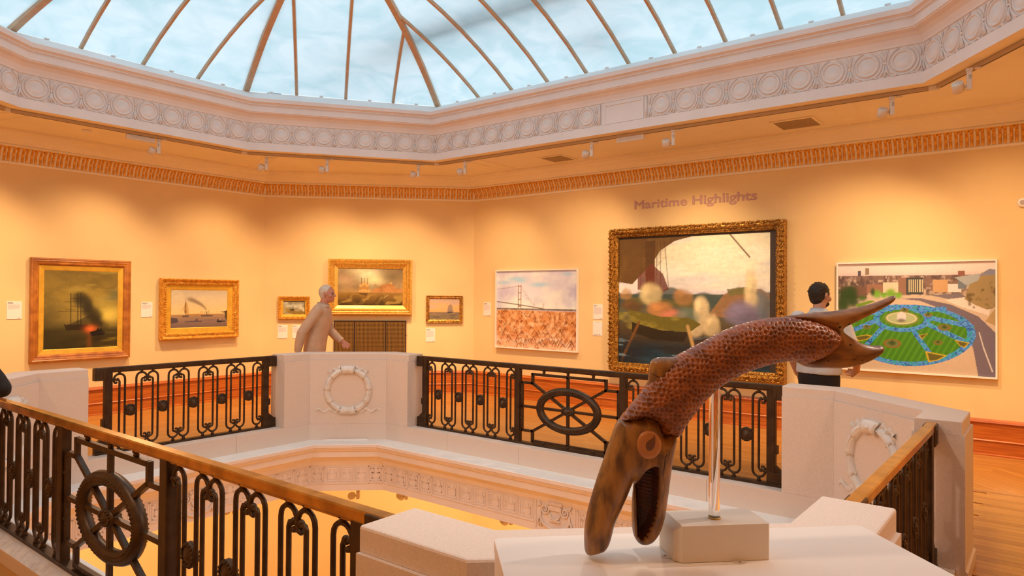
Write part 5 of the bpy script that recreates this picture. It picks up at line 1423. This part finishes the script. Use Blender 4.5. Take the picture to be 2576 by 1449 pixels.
SH_BODY = [(-0.2307,1.3162), (-0.2053,1.3461), (-0.178,1.3789), (-0.1619,1.4017), (-0.143,1.4237), (-0.1191,1.4448), (-0.0961,1.4614), (-0.0685,1.4761), (-0.0365,1.492), (0.0065,1.5147), (0.0496,1.5333), (0.093,1.5452), (0.1297,1.5519), (0.1592,1.5544), (0.1827,1.5563), (0.2118,1.5522), (0.2421,1.5465), (0.2655,1.5399), (0.2848,1.5304), (0.3032,1.5199), (0.3114,1.5085), (0.3104,1.4932), (0.3012,1.4798), (0.2859,1.4665), (0.2656,1.4552), (0.2423,1.4467), (0.2181,1.4411), (0.2057,1.4459), (0.1924,1.4489), (0.1676,1.4484), (0.1427,1.4431), (0.1098,1.4342), (0.0716,1.4222), (0.0284,1.401), (0.0069,1.3872), (-0.0189,1.3645), (-0.0406,1.3421), (-0.0618,1.3158), (-0.0784,1.2917), (-0.0886,1.2734), (-0.0973,1.2735), (-0.1136,1.2794), (-0.129,1.2787), (-0.1405,1.3056), (-0.152,1.315), (-0.173,1.3199), (-0.1995,1.3139), (-0.2184,1.3133)]
SH_HEAD = [(-0.2307,1.319), (-0.2419,1.2944), (-0.253,1.2611), (-0.2671,1.2201), (-0.2838,1.1731), (-0.298,1.1267), (-0.3074,1.0884), (-0.3109,1.0555), (-0.3095,1.0187), (-0.3048,1.009), (-0.2872,1.0115), (-0.266,1.0166), (-0.2546,1.0314), (-0.2477,1.0532), (-0.2422,1.0781), (-0.2268,1.1107), (-0.2125,1.1411), (-0.2007,1.171), (-0.196,1.1782), (-0.1931,1.1708), (-0.1953,1.1516), (-0.1976,1.121), (-0.1978,1.0794), (-0.1948,1.05), (-0.1849,1.0323), (-0.1716,1.0272), (-0.1517,1.0332), (-0.1343,1.0549), (-0.1228,1.088), (-0.1159,1.1325), (-0.1087,1.1883), (-0.1031,1.2275), (-0.0972,1.2551), (-0.0925,1.2753), (-0.1041,1.2875), (-0.1156,1.2849), (-0.1289,1.276), (-0.1377,1.3074), (-0.152,1.3206), (-0.173,1.3264), (-0.1995,1.3203), (-0.2184,1.3179)]
SH_TAIL = [(0.1596,1.552), (0.1786,1.5573), (0.2421,1.5646), (0.2929,1.5686), (0.3437,1.5752), (0.3946,1.5866), (0.4289,1.5981), (0.4518,1.6079), (0.4577,1.6074), (0.4534,1.5934), (0.4341,1.5807), (0.3946,1.5613), (0.3606,1.5451), (0.3267,1.5307), (0.319,1.5238), (0.3267,1.5151), (0.3437,1.5046), (0.3689,1.4912), (0.3947,1.4854), (0.4206,1.4872), (0.4284,1.4795), (0.4224,1.4655), (0.3947,1.4498), (0.3607,1.4375), (0.3183,1.4311), (0.2758,1.4318), (0.2342,1.4339), (0.2191,1.4383), (0.205,1.4469), (0.21,1.4526), (0.2403,1.4572), (0.2707,1.4742), (0.2859,1.4932), (0.2859,1.5094), (0.2706,1.5237), (0.2401,1.538), (0.1998,1.5464)]
SH_FIN = [(-0.158,1.3805), (-0.1648,1.3962), (-0.1604,1.4091), (-0.1583,1.4312), (-0.1555,1.4496), (-0.1469,1.4579), (-0.13,1.4606), (-0.1004,1.4595), (-0.0836,1.465), (-0.0836,1.4446), (-0.095,1.4169), (-0.1141,1.3985), (-0.138,1.3849)]
SH_EYE = [(-0.1442,1.266), (-0.1456,1.2559), (-0.1497,1.2469), (-0.1562,1.2398), (-0.1644,1.2353), (-0.1735,1.2339), (-0.1826,1.2357), (-0.1908,1.2405), (-0.1973,1.2479), (-0.2015,1.257), (-0.203,1.2671), (-0.2016,1.2772), (-0.1975,1.2862), (-0.1911,1.2933), (-0.1829,1.2978), (-0.1738,1.2992), (-0.1647,1.2975), (-0.1565,1.2927), (-0.1499,1.2854), (-0.1457,1.2762)]
SH_PUPIL = [(-0.1614,1.2929), (-0.1599,1.2831), (-0.1592,1.2705), (-0.1627,1.2594), (-0.1713,1.2526), (-0.1799,1.2541), (-0.1849,1.2626), (-0.1844,1.2724), (-0.1786,1.2792), (-0.1686,1.2846)]
SH_MOUTH = [(-0.1783,1.209), (-0.161,1.2175), (-0.1495,1.2167), (-0.1476,1.1893), (-0.1474,1.1474), (-0.1513,1.1112), (-0.161,1.0837), (-0.1713,1.0562), (-0.1827,1.0432), (-0.1905,1.0527), (-0.1933,1.093), (-0.1935,1.1347), (-0.1936,1.1653), (-0.1869,1.193)]
def pip(px, py, poly):
    ins = np.zeros(px.shape, bool); n = len(poly)
    for i in range(n):
        x0, y0 = poly[i]; x1, y1 = poly[i-1]
        if y0 == y1: continue
        ins ^= ((y0 > py) != (y1 > py)) & (px < (x1-x0)*(py-y0)/(y1-y0)+x0)
    return ins
def bdist(px, py, poly):
    d = np.full(px.shape, 9.0); n = len(poly)
    for i in range(n):
        x0, y0 = poly[i-1]; x1, y1 = poly[i]; dx, dy = x1-x0, y1-y0; L2 = dx*dx+dy*dy+1e-12
        t = np.clip(((px-x0)*dx+(py-y0)*dy)/L2, 0, 1)
        d = np.minimum(d, np.hypot(px-x0-t*dx, py-y0-t*dy))
    return d
def resample(poly, step, smooth=2):
    pts = np.array(poly)
    for _ in range(smooth):           # corner-cutting keeps the carved edge round
        q = np.empty((len(pts)*2, 2)); nx = np.roll(pts, -1, 0)
        q[0::2] = pts*.78+nx*.22; q[1::2] = pts*.22+nx*.78; pts = q
    seg = np.hypot(*(np.roll(pts, -1, 0)-pts).T); cum = np.concatenate([[0], np.cumsum(seg)])
    n = int(cum[-1]/step); t = np.linspace(0, cum[-1], n, endpoint=False)
    cl = np.vstack([pts, pts[:1]])
    return np.stack([np.interp(t, cum, cl[:, 0]), np.interp(t, cum, cl[:, 1])], 1)
def inflate(poly, R, hs, step, name, mats, parent, pits=None, hollow=None, y0=0.0, ysh=None, smooth=2):
    """round carved solid from its side outline: thickness grows from the edge like a quarter circle of radius R"""
    bd = resample(poly, step*1.15, smooth); pl_ = [tuple(p) for p in bd]
    xs = np.arange(bd[:, 0].min(), bd[:, 0].max(), step); zs = np.arange(bd[:, 1].min(), bd[:, 1].max(), step*0.866)
    gx, gz = np.meshgrid(xs, zs); gx = gx + (np.arange(len(zs)) % 2)[:, None]*step*0.5
    gx, gz = gx.ravel(), gz.ravel(); k = pip(gx, gz, pl_); gx, gz = gx[k], gz[k]
    d = bdist(gx, gz, pl_); k = d > step*0.75; gx, gz, d = gx[k], gz[k], d[k]
    # one tight ring just inside the edge for a round silhouette
    tg = np.roll(bd, -1, 0)-np.roll(bd, 1, 0); tg /= np.hypot(*tg.T)[:, None]+1e-9
    area = 0.5*np.sum(bd[:, 0]*np.roll(bd[:, 1], -1)-np.roll(bd[:, 0], -1)*bd[:, 1]); sg = 1 if area > 0 else -1
    rg = bd + np.stack([-tg[:, 1], tg[:, 0]], 1)*sg*step*0.30
    kk = pip(rg[:, 0], rg[:, 1], pl_); rg = rg[kk]; dr = bdist(rg[:, 0], rg[:, 1], pl_)
    nb = len(bd)
    V = [Vector(p) for p in bd] + [Vector(p) for p in rg] + [Vector((a, b)) for a, b in zip(gx, gz)]
    E = [(i, (i+1) % nb) for i in range(nb)]
    ov, oe, of, _, _, _ = delaunay_2d_cdt(V, E, [], 1, 1e-6)
    P2 = np.array([(v.x, v.y) for v in ov])
    dd = bdist(P2[:, 0], P2[:, 1], pl_)
    t = np.clip(dd/R, 0, 1); h = hs*R*np.sqrt(np.clip(1-(1-t)**2, 0, 1)); edge = dd < 1e-5; h[edge] = 0
    n = len(P2); off = np.zeros(n)
    if ysh is not None: off = ysh(P2[:, 0], P2[:, 1])
    front = np.stack([P2[:, 0], y0+off-h, P2[:, 1]], 1); back = np.stack([P2[:, 0], y0+off+h, P2[:, 1]], 1)
    hm = np.zeros(n, bool)
    if hollow is not None:
        hp_, depth, teeth = hollow
        hm = pip(P2[:, 0], P2[:, 1], hp_); hd = bdist(P2[:, 0], P2[:, 1], hp_)*hm
        cut = depth*np.clip(hd/0.010, 0, 1)**0.6
        cut -= teeth*np.clip(np.sin(P2[:, 1]*2*PI/0.0085+P2[:, 0]*120), 0, 1)*np.clip(hd/0.012, 0, 1)*(hd > 0)
        front[:, 1] += cut
    inner = np.where(~edge)[0]; bi = np.arange(n); bi[inner] = n+np.arange(len(inner))
    VV = np.vstack([front, back[inner]])
    F = []; MI = []
    for f in of:
        a = [int(q) for q in f]; F.append(a[::-1]); MI.append(1 if hm[a].all() else 0)
        b = [int(bi[q]) for q in f]
        F.append(b); MI.append(0)
    me = bpy.data.meshes.new(name); me.from_pydata(VV.tolist(), [], F); me.update()
    bm = bmesh.new(); bm.from_mesh(me); bmesh.ops.recalc_face_normals(bm, faces=bm.faces); bm.normal_update()
    if pits is not None:
        cell, depth = pits
        co = np.array([v.co[:] for v in bm.verts]); no = np.array([v.normal[:] for v in bm.verts])
        # scooped chisel marks: jittered cells over the surface, one scoop in each
        q = np.stack([co[:, 0], co[:, 2]], 1)/cell; q[:, 1] += 0.0
        side = (co[:, 1] > 0).astype(int)*57
        ci = np.floor(q).astype(int); F1 = np.full(len(q), 9.0); F2 = F1.copy()
        for ax in (-1, 0, 1):
            for az in (-1, 0, 1):
                cx, cz = ci[:, 0]+ax, ci[:, 1]+az
                hsh = np.sin((cx*127.1+cz*311.7+side)*1.0)*43758.5453; jx = hsh-np.floor(hsh)
                hsh = np.sin((cx*269.5+cz*183.3+side)*1.0)*24634.6345; jz = hsh-np.floor(hsh)
                dq = np.hypot((cx+.15+.7*jx-q[:, 0]), (cz+.15+.7*jz-q[:, 1]))
                F2 = np.where(dq < F1, F1, np.minimum(F2, dq)); F1 = np.minimum(F1, dq)
        e = np.clip((F2-F1-0.20)/0.34, 0, 1); e = e*e*(3-2*e)
        db = bdist(co[:, 0], co[:, 2], pl_)
        co -= no*(depth*e*np.clip(db/0.006+0.5, 0, 1))[:, None]
        for v, c in zip(bm.verts, co): v.co = c
    bm.to_mesh(me); bm.free()
    me.polygons.foreach_set('use_smooth', [True]*len(me.polygons))
    for m in mats: me.materials.append(m)
    if len(MI) == len(me.polygons): me.polygons.foreach_set('material_index', MI)
    me.update()
    return obj(name, me, None, parent)
cv = empty('sea_creature_carving', (-0.631, 1.583, 0.0), PI/4, 'carved wooden fish-tailed sea creature with open jaws, mounted on the clear rod', 'carving')
m_scale = M('carved_red_brown_wood', (0.36, 0.105, 0.020), 0.40, color2=(0.20, 0.055, 0.012), vscale=22, detail=5, coat=0.12, stretch=(1, 1, 1.6))
m_smooth = M('smooth_brown_wood', (0.34, 0.150, 0.030), 0.38, color2=(0.085, 0.034, 0.012), vscale=16, detail=7, coat=0.18, stretch=(2.6, 2.0, 0.9), bump=0.06, bscale=60, hi=0.60, lo=0.34)
m_tail = M('tail_wood', (0.33, 0.135, 0.026), 0.40, color2=(0.14, 0.050, 0.014), vscale=14, detail=7, coat=0.15, stretch=(1.0, 2.0, 3.2), bump=0.06, bscale=70)
m_mouth = M('dark_red_mouth', (0.075, 0.014, 0.008), 0.5, color2=(0.030, 0.008, 0.006), vscale=30)
m_eye = M('eye_ring_wood', (0.52, 0.205, 0.052), 0.42, color2=(0.42, 0.15, 0.036), vscale=30)
m_pup = M('pupil_wood', (0.15, 0.050, 0.018), 0.45)
m_crack = M('wood_crack', (0.030, 0.012, 0.006), 0.8)
inflate(SH_BODY, 0.056, 0.95, 0.0019, 'scaled_body', [m_scale], cv, pits=(0.0108, 0.0036))
hd_ = inflate(SH_HEAD, 0.046, 1.0, 0.0026, 'head', [m_smooth, m_mouth], cv, hollow=(SH_MOUTH, 0.034, 0.006))
inflate(SH_TAIL, 0.040, 0.62, 0.0032, 'tail_fluke', [m_tail], cv, smooth=2)
inflate(SH_FIN, 0.034, 0.80, 0.0028, 'back_fin', [m_smooth], cv)
ey = inflate(SH_EYE, 0.010, 0.75, 0.0026, 'eye_ring', [m_eye], hd_, y0=-0.044)
inflate(SH_PUPIL, 0.008, 0.55, 0.0022, 'pupil', [m_pup], hd_, y0=-0.0492, smooth=1)
# drying cracks and knot holes
def surf_y(x, z, poly, R, hs):
    d = float(bdist(np.array([x]), np.array([z]), poly)[0]); t = min(1, d/R)
    return -hs*R*math.sqrt(max(0, 1-(1-t)**2))
def crack(pts, w, poly, R, hs, par, nm='crack'):
    mb = MB(); q = []
    for (x0, z0), (x1, z1) in zip(pts, pts[1:]):
        for k in range(4): t = k/4; q.append((x0+(x1-x0)*t+0.0012*math.sin(k*7+x0*900), z0+(z1-z0)*t))
    q.append(pts[-1])
    mb.tube([Vector((x, surf_y(x, z, poly, R, hs)+w*0.25, z)) for x, z in q], [w*(0.35+0.65*math.sin(PI*(k+0.5)/len(q))) for k in range(len(q))], 5)
    return mb.build(nm, m_crack, par)
crack([(-0.131, 1.283), (-0.128, 1.262), (-0.134, 1.235), (-0.140, 1.205), (-0.141, 1.175)], 0.0011, SH_HEAD, 0.046, 1.0, hd_)
crack([(-0.120, 1.275), (-0.121, 1.255), (-0.124, 1.240)], 0.0009, SH_HEAD, 0.046, 1.0, hd_)
crack([(-0.156, 1.424), (-0.140, 1.414), (-0.122, 1.412), (-0.105, 1.402)], 0.0014, SH_FIN, 0.034, 0.80, cv)
crack([(0.20, 1.447), (0.245, 1.452), (0.275, 1.468)], 0.0010, SH_TAIL, 0.040, 0.62, cv)
for x, z, r in ((0.300, 1.532, 0.0035), (0.328, 1.5385, 0.0028), (0.327, 1.489, 0.0026), (0.345, 1.462, 0.0018), (0.36, 1.452, 0.0016), (0.272, 1.452, 0.0018), (0.338, 1.455, 0.0014), (0.294, 1.541, 0.0016)):
    MB().sphere((x, surf_y(x, z, SH_TAIL, 0.040, 0.62), z), r, 8, 5, (1.3, 0.35, 0.9)).build('knot_hole', m_crack, cv)

# ---------------------------------------------------------------- people
def cap(mb, a, b, ra, rb, n=12):
    mb.tube([a, b], [ra, rb], n, True, True)
    mb.sphere(a, ra*1.0, n, 7); mb.sphere(b, rb*1.0, n, 7)
def chain(mb, pts, rad, n=12):
    for i in range(len(pts)-1): cap(mb, Vector(pts[i]), Vector(pts[i+1]), rad[i], rad[i+1], n)
def remesh(mb, name, vox, mat, parent, smooth=3, cut=None):
    me = mb.mesh(name+'_raw'); o = bpy.data.objects.new(name, me); COL.objects.link(o)
    md = o.modifiers.new('r', 'REMESH'); md.mode = 'VOXEL'; md.voxel_size = vox; md.use_smooth_shade = True
    dg = bpy.context.evaluated_depsgraph_get(); m2 = bpy.data.meshes.new_from_object(o.evaluated_get(dg)); m2.name = name
    bpy.data.objects.remove(o, do_unlink=True); bpy.data.meshes.remove(me)
    bm = bmesh.new(); bm.from_mesh(m2)
    for _ in range(smooth): bmesh.ops.smooth_vert(bm, verts=bm.verts, factor=0.5, use_axis_x=True, use_axis_y=True, use_axis_z=True)
    if cut:
        for co, no in cut:
            bmesh.ops.bisect_plane(bm, geom=bm.verts[:]+bm.edges[:]+bm.faces[:], plane_co=co, plane_no=no, clear_outer=True)
            bmesh.ops.holes_fill(bm, edges=[e for e in bm.edges if e.is_boundary], sides=0)
    bm.to_mesh(m2); bm.free(); m2.polygons.foreach_set('use_smooth', [True]*len(m2.polygons)); m2.materials.clear()
    return obj(name, m2, mat, parent)
def hand(mb, wrist, d, palm_n, side):
    """palm, four curled fingers of unequal length and a thumb leaving the side of the palm"""
    d = Vector(d).normalized(); nrm = Vector(palm_n); nrm = (nrm-d*nrm.dot(d)).normalized(); s = d.cross(nrm)*side
    w = Vector(wrist)
    for k in range(4):
        t = (k-1.5)*0.019; cap(mb, w+s*t*0.7+d*0.012, w+s*t+d*0.078, 0.0135, 0.0115, 8)
        L = (0.036, 0.042, 0.039, 0.030)[k]
        a = w+s*t+d*0.080; b = a+d*L*0.92+nrm*L*0.42; c = b+d*L*0.40+nrm*L*0.75; e = c-d*L*0.10+nrm*L*0.5
        cap(mb, a, b, 0.0088, 0.0082, 8); cap(mb, b, c, 0.0082, 0.0076, 8); cap(mb, c, e, 0.0076, 0.0068, 8)
    a = w-s*0.020+d*0.026; b = a-s*0.024+d*0.028+nrm*0.012; c = b-s*0.004+d*0.030+nrm*0.012
    cap(mb, a, b, 0.0115, 0.0095, 8); cap(mb, b, c, 0.0095, 0.0075, 8)
def person(name_label, loc, rz, H, skin, hair, hair_kind, top, top_mat, leg_mat, shoe_mat, arms, turn=0.0, lean=0.0, stride=0.0, hem=0.88, sleeve=(1.0, 1.0), beard=False, collar=None, girth=1.0):
    """standing or walking adult; local +y is forward, +x its right hand"""
    o = empty('person', loc, rz, name_label, 'person')
    k = H/1.72
    V = lambda x, y, z: Vector((x*k, (y+lean*max(0, z-0.95))*k, z*k))
    hx = 0.088
    feet = [(s, V(s*hx*1.05, s*stride, 0.07)) for s in (-1, 1)]
    mb = MB()
    hipL = {s: V(s*hx, 0, 0.90) for s in (-1, 1)}; knee = {s: V(s*hx*1.03, s*stride*0.55+0.02, 0.49) for s in (-1, 1)}; ank = {s: V(s*hx*1.05, s*stride-0.02, 0.09) for s in (-1, 1)}
    # body: legs, torso, neck, head, arms, hands in one skin
    for s in (-1, 1): chain(mb, [hipL[s], knee[s], ank[s]], [0.080*k, 0.056*k, 0.038*k])
    for s in (-1, 1): cap(mb, ank[s], ank[s]+Vector((0, 0.12*k, -0.045*k)), 0.036*k, 0.030*k)
    def ell(z, y, rx, ry, n=20): c = V(0, y, z); return [Vector((c.x+rx*k*math.cos(2*PI*j/n), c.y+ry*k*math.sin(2*PI*j/n), c.z)) for j in range(n)]
    mb.loft([ell(0.84, 0, 0.10, 0.08), ell(0.90, 0, 0.160, 0.105), ell(1.02, 0, 0.150, 0.100), ell(1.10, 0, 0.145, 0.098), ell(1.25, 0, 0.165, 0.110), ell(1.36, -0.005, 0.175, 0.105), ell(1.42, -0.01, 0.150, 0.085), ell(1.47, -0.01, 0.070, 0.062)], True, True, True)
    nk = V(0, 0.0, 1.45); hc = V(0, 0.028, 1.610)
    cap(mb, nk, V(0, 0.012, 1.54), 0.058*k, 0.054*k)
    T = Matrix.Translation(hc) @ Matrix.Rotation(turn, 4, 'Z')
    hm = MB()
    hm.sphere((0, -0.012, 0.022), 0.093*k, 22, 14, (0.82, 1.03, 1.0)); hm.sphere((0, 0.020, -0.036), 0.068*k, 18, 12, (0.90, 1.02, 1.10))
    cap(hm, Vector((0, 0.050, -0.072))*k, Vector((0, 0.058, -0.088))*k, 0.030*k, 0.022*k)
    cap(hm, Vector((0, 0.080, 0.012))*k, Vector((0, 0.100, -0.022))*k, 0.009*k, 0.015*k)          # nose
    cap(hm, Vector((-0.036, 0.074, 0.026))*k, Vector((0.036, 0.074, 0.026))*k, 0.013*k, 0.013*k)     # brow
    cap(hm, Vector((-0.018, 0.083, -0.055))*k, Vector((0.018, 0.083, -0.055))*k, 0.008*k, 0.008*k)   # upper lip
    cap(hm, Vector((-0.014, 0.081, -0.068))*k, Vector((0.014, 0.081, -0.068))*k, 0.008*k, 0.008*k)
    for s in (-1, 1):
        hm.sphere((s*0.052*k, 0.052*k, -0.022*k), 0.026*k, 10, 7)                                      # cheek
        hm.tube([Vector((s*0.072, -0.004, 0.020))*k, Vector((s*0.086, -0.016, 0.028))*k, Vector((s*0.088, -0.018, 0.004))*k, Vector((s*0.076, -0.006, -0.026))*k], [0.008*k, 0.012*k, 0.012*k, 0.007*k], 8)
    mb.add([T @ Vector(v) for v in hm.v], hm.f, True)
    hands = {}
    for s, (el, wr, hdv, pn) in arms.items():
        sh = V(s*0.185, -0.005, 1.405); el = V(*el); wr = V(*wr)
        chain(mb, [sh, el, wr], [0.052*k, 0.040*k, 0.028*k]); hand(mb, wr, hdv, pn, s); hands[s] = (sh, el, wr)
    remesh(mb, 'body', 0.0056, skin, o, 2)
    # eyes
    for s in (-1, 1):
        p_ = T @ (Vector((s*0.031, 0.0745, 0.006))*k)
        MB().sphere(p_, 0.0115*k, 10, 7).build('eye', M('eye_grey', (0.16, 0.12, 0.10), 0.3), o)
    # hair
    h2 = MB()
    if hair_kind == 'short':
        h2.sphere((0, -0.016, 0.034), 0.098*k, 24, 16, (0.845, 1.03, 1.0))
        h2.sphere((0, -0.048, -0.010), 0.066*k, 18, 12, (1.02, 0.80, 1.02))
        hh = MB(); hh.add([T @ Vector(v) for v in h2.v], h2.f, True)
        rs = random.Random(3)
        for _ in range(170):
            a = rs.uniform(0, 2*PI); zz = rs.uniform(-0.02, 1.0); rr = math.sqrt(max(0, 1-zz*zz))
            if zz < 0.25 and math.sin(a) > -0.2: continue
            b0 = Vector((0.080*rr*math.cos(a), -0.016+0.098*rr*math.sin(a), 0.034+0.094*zz))*k
            dv = Vector((rr*math.cos(a), rr*math.sin(a)+0.25, zz+0.25)).normalized()*rs.uniform(0.006, 0.015)*k
            hh.tube([T @ b0, T @ (b0+dv)], [0.007*k, 0.003*k], 5)
        cut = [(T @ (Vector((0, 0.045, 0.035))*k), T.to_3x3() @ Vector((0, 1.0, -0.62))), (T @ (Vector((0, -0.02, -0.070))*k), T.to_3x3() @ Vector((0, 0.45, -1)))]
        ho = remesh(hh, 'hair', 0.0042, hair, o, 1, cut)
    else:
        h2.sphere((0, -0.018, 0.026), 0.097*k, 24, 16, (0.835, 1.02, 0.99)); h2.sphere((0, -0.050, -0.014), 0.062*k, 18, 12, (1.06, 0.80, 1.0))
        hh = MB(); hh.add([T @ Vector(v) for v in h2.v], h2.f, True)
        ho = remesh(hh, 'hair', 0.0046, hair, o, 2, [(T @ (Vector((0, 0.012, 0.030))*k), T.to_3x3() @ Vector((0, 1.0, -0.55))), (T @ (Vector((0, -0.02, -0.062))*k), T.to_3x3() @ Vector((0, 0.5, -1)))])
    if beard:
        bb = MB(); bb.sphere((0, 0.040, -0.062), 0.052*k, 16, 10, (1.16, 0.98, 0.80)); h3 = MB(); h3.add([T @ Vector(v) for v in bb.v], bb.f, True)
        remesh(h3, 'beard', 0.005, hair, o, 1, [(T @ (Vector((0, 0.0, -0.040))*k), T.to_3x3() @ Vector((0, 0.4, 1)))])
    # top garment
    g = girth; t = MB()
    t.loft([ell(hem, 0.0, 0.192*g, 0.140*g), ell(hem+0.03, 0, 0.194*g, 0.142*g), ell(1.05, 0.0, 0.188*g, 0.138*g), ell(1.18, 0, 0.190*g, 0.140*g), ell(1.30, -0.005, 0.200*g, 0.140*g), ell(1.385, -0.01, 0.200*g, 0.120*g), ell(1.435, -0.012, 0.150, 0.095), ell(1.468, -0.008, 0.085, 0.075)], True, True, True)
    for s, (sh, el, wr) in hands.items():
        up, lo = sleeve
        pts = [sh, sh.lerp(el, 0.5), el]; rr = [0.074*k, 0.066*k, 0.060*k]
        if up < 1: pts = [sh, sh.lerp(el, up*0.6), sh.lerp(el, up)]
        elif lo > 0: pts += [el.lerp(wr, lo*0.5), el.lerp(wr, lo)]; rr += [0.054*k, 0.047*k]
        t.tube(pts, rr, 14); t.sphere(sh, 0.074*k, 12, 8)
        if up >= 1: t.sphere(el, 0.059*k, 12, 8)
    tp = remesh(t, top, 0.0075, top_mat, o, 2)
    co_ = [v.co.copy() for v in tp.data.vertices]; no_ = [v.normal.copy() for v in tp.data.vertices]; out_ = []
    for c, n_ in zip(co_, no_):       # soft cloth folds
        q = noise.noise(Vector((c.x*9, c.y*9, c.z*5)))+0.5*noise.noise(Vector((c.x*22+4, c.y*22, c.z*14)))
        out_ += (c+n_*0.0075*q)[:]
    tp.data.vertices.foreach_set('co', out_); tp.data.update()
    if collar:
        c = MB(); rings = []
        for z, rr in ((1.452, 0.078), (1.490, 0.070), (1.496, 0.073), (1.455, 0.092)):
            rings.append([Vector((rr*k*math.cos(2*PI*j/24), (0.004+lean*0.5)*k+rr*k*0.95*math.sin(2*PI*j/24), z*k+0.012*k*(-math.sin(2*PI*j/24)))) for j in range(24)])
        c.loft(rings, False, False, True); c.build('collar', top_mat, tp)
    # trousers
    t = MB()
    t.loft([ell(0.80, 0, 0.150, 0.11), ell(0.88, 0, 0.176*g, 0.122*g), ell(0.96, 0, 0.170*g, 0.118*g), ell(1.01, 0, 0.160*g, 0.112*g)], True, True, True)
    for s in (-1, 1): t.tube([hipL[s]+Vector((0, 0, -0.02)), hipL[s].lerp(knee[s], .5), knee[s], knee[s].lerp(ank[s], .5), ank[s]+Vector((0, 0.005, 0.0))], [0.098*k, 0.088*k, 0.072*k, 0.066*k, 0.062*k], 14)
    remesh(t, 'trousers', 0.008, leg_mat, o, 2)
    for s in (-1, 1):
        a = ank[s]; q = MB()
        def sr(z, x, y0, y1): return [Vector((a.x+x*k*math.cos(u), a.y+(y0+y1)/2*k+(y1-y0)/2*k*math.sin(u), z*k)) for u in [2*PI*j/14 for j in range(14)]]
        q.loft([sr(0.0, 0.046, -0.075, 0.195), sr(0.025, 0.050, -0.08, 0.20), sr(0.06, 0.046, -0.07, 0.16), sr(0.10, 0.044, -0.055, 0.05)], True, True, True)
        q.build('shoe', shoe_mat, o)
    return o
m_skin = M('skin', (0.56, 0.29, 0.19), 0.5, var=0.08, vscale=10); m_skin2 = M('ruddy_skin', (0.62, 0.28, 0.19), 0.5, var=0.08, vscale=10)
m_dkhair = M('dark_brown_hair', (0.018, 0.010, 0.006), 0.55, var=0.4, vscale=60, bump=0.4, bscale=220); m_gyhair = M('white_hair', (0.74, 0.66, 0.56), 0.6, var=0.15, vscale=50, bump=0.3, bscale=200)
m_shirt = M('pale_blue_shirt', (0.60, 0.62, 0.66), 0.8, var=0.08, vscale=9, bump=0.08, bscale=120); m_jean = M('dark_trousers', (0.012, 0.011, 0.014), 0.8); m_jean2 = M('blue_jeans', (0.10, 0.13, 0.24), 0.85, var=0.25, vscale=20)
m_jack = M('beige_jacket', (0.66, 0.47, 0.33), 0.8, var=0.12, vscale=8, bump=0.08, bscale=90); m_shoe = M('grey_shoe', (0.32, 0.28, 0.25), 0.6); m_coat = M('black_coat', (0.010, 0.008, 0.010), 0.75)
person('dark-haired bearded man in a pale shirt, seen from behind, looking at the garden photograph', (-1.715, 6.78, 0), -0.10, 1.725, m_skin, m_dkhair, 'short', 'shirt', m_shirt, m_jean, m_shoe,
       {1: ((0.335, -0.03, 1.085), (0.285, 0.13, 0.945), (-0.45, 0.8, -0.25), (-0.9, -0.3, 0.1)), -1: ((-0.275, 0.0, 1.10), (-0.245, 0.13, 0.88), (0.1, 0.5, -0.8), (0.9, 0.2, 0.1))}, turn=-0.38, hem=0.905, sleeve=(0.72, 0), beard=True, collar=True, girth=1.04)
person('grey-haired man in a beige jacket and jeans, walking past the storm painting', (-7.56, 5.53, 0), -0.90, 1.72, m_skin2, m_gyhair, 'fringe', 'jacket', m_jack, m_jean2, m_shoe,
       {1: ((0.25, -0.13, 1.12), (0.235, -0.15, 0.875), (0.0, 0.25, -1), (-0.9, 0.3, 0.0)), -1: ((-0.25, 0.10, 1.12), (-0.20, 0.30, 0.98), (0.1, 0.7, -0.5), (0.9, 0.2, 0.1))}, turn=-0.05, lean=0.20, stride=0.16, hem=0.86, collar=True, girth=0.98)
person('person in black coat leaning on the near handrail, only an elbow in view at left', (-5.50, 1.13, 0), -0.10, 1.70, m_skin, m_dkhair, 'short', 'coat', m_coat, m_jean, m_shoe,
       {1: ((0.225, 0.36, 1.01), (-0.01, 0.415, 0.985), (-0.95, 0.1, -0.05), (0.0, 0.0, -1)), -1: ((-0.30, 0.06, 1.10), (-0.27, 0.12, 0.86), (0.1, 0.4, -0.9), (0.9, 0.2, 0.1))}, turn=0.1, lean=0.28, hem=0.72, collar=True, girth=1.1, sleeve=(1.0, 1.0))
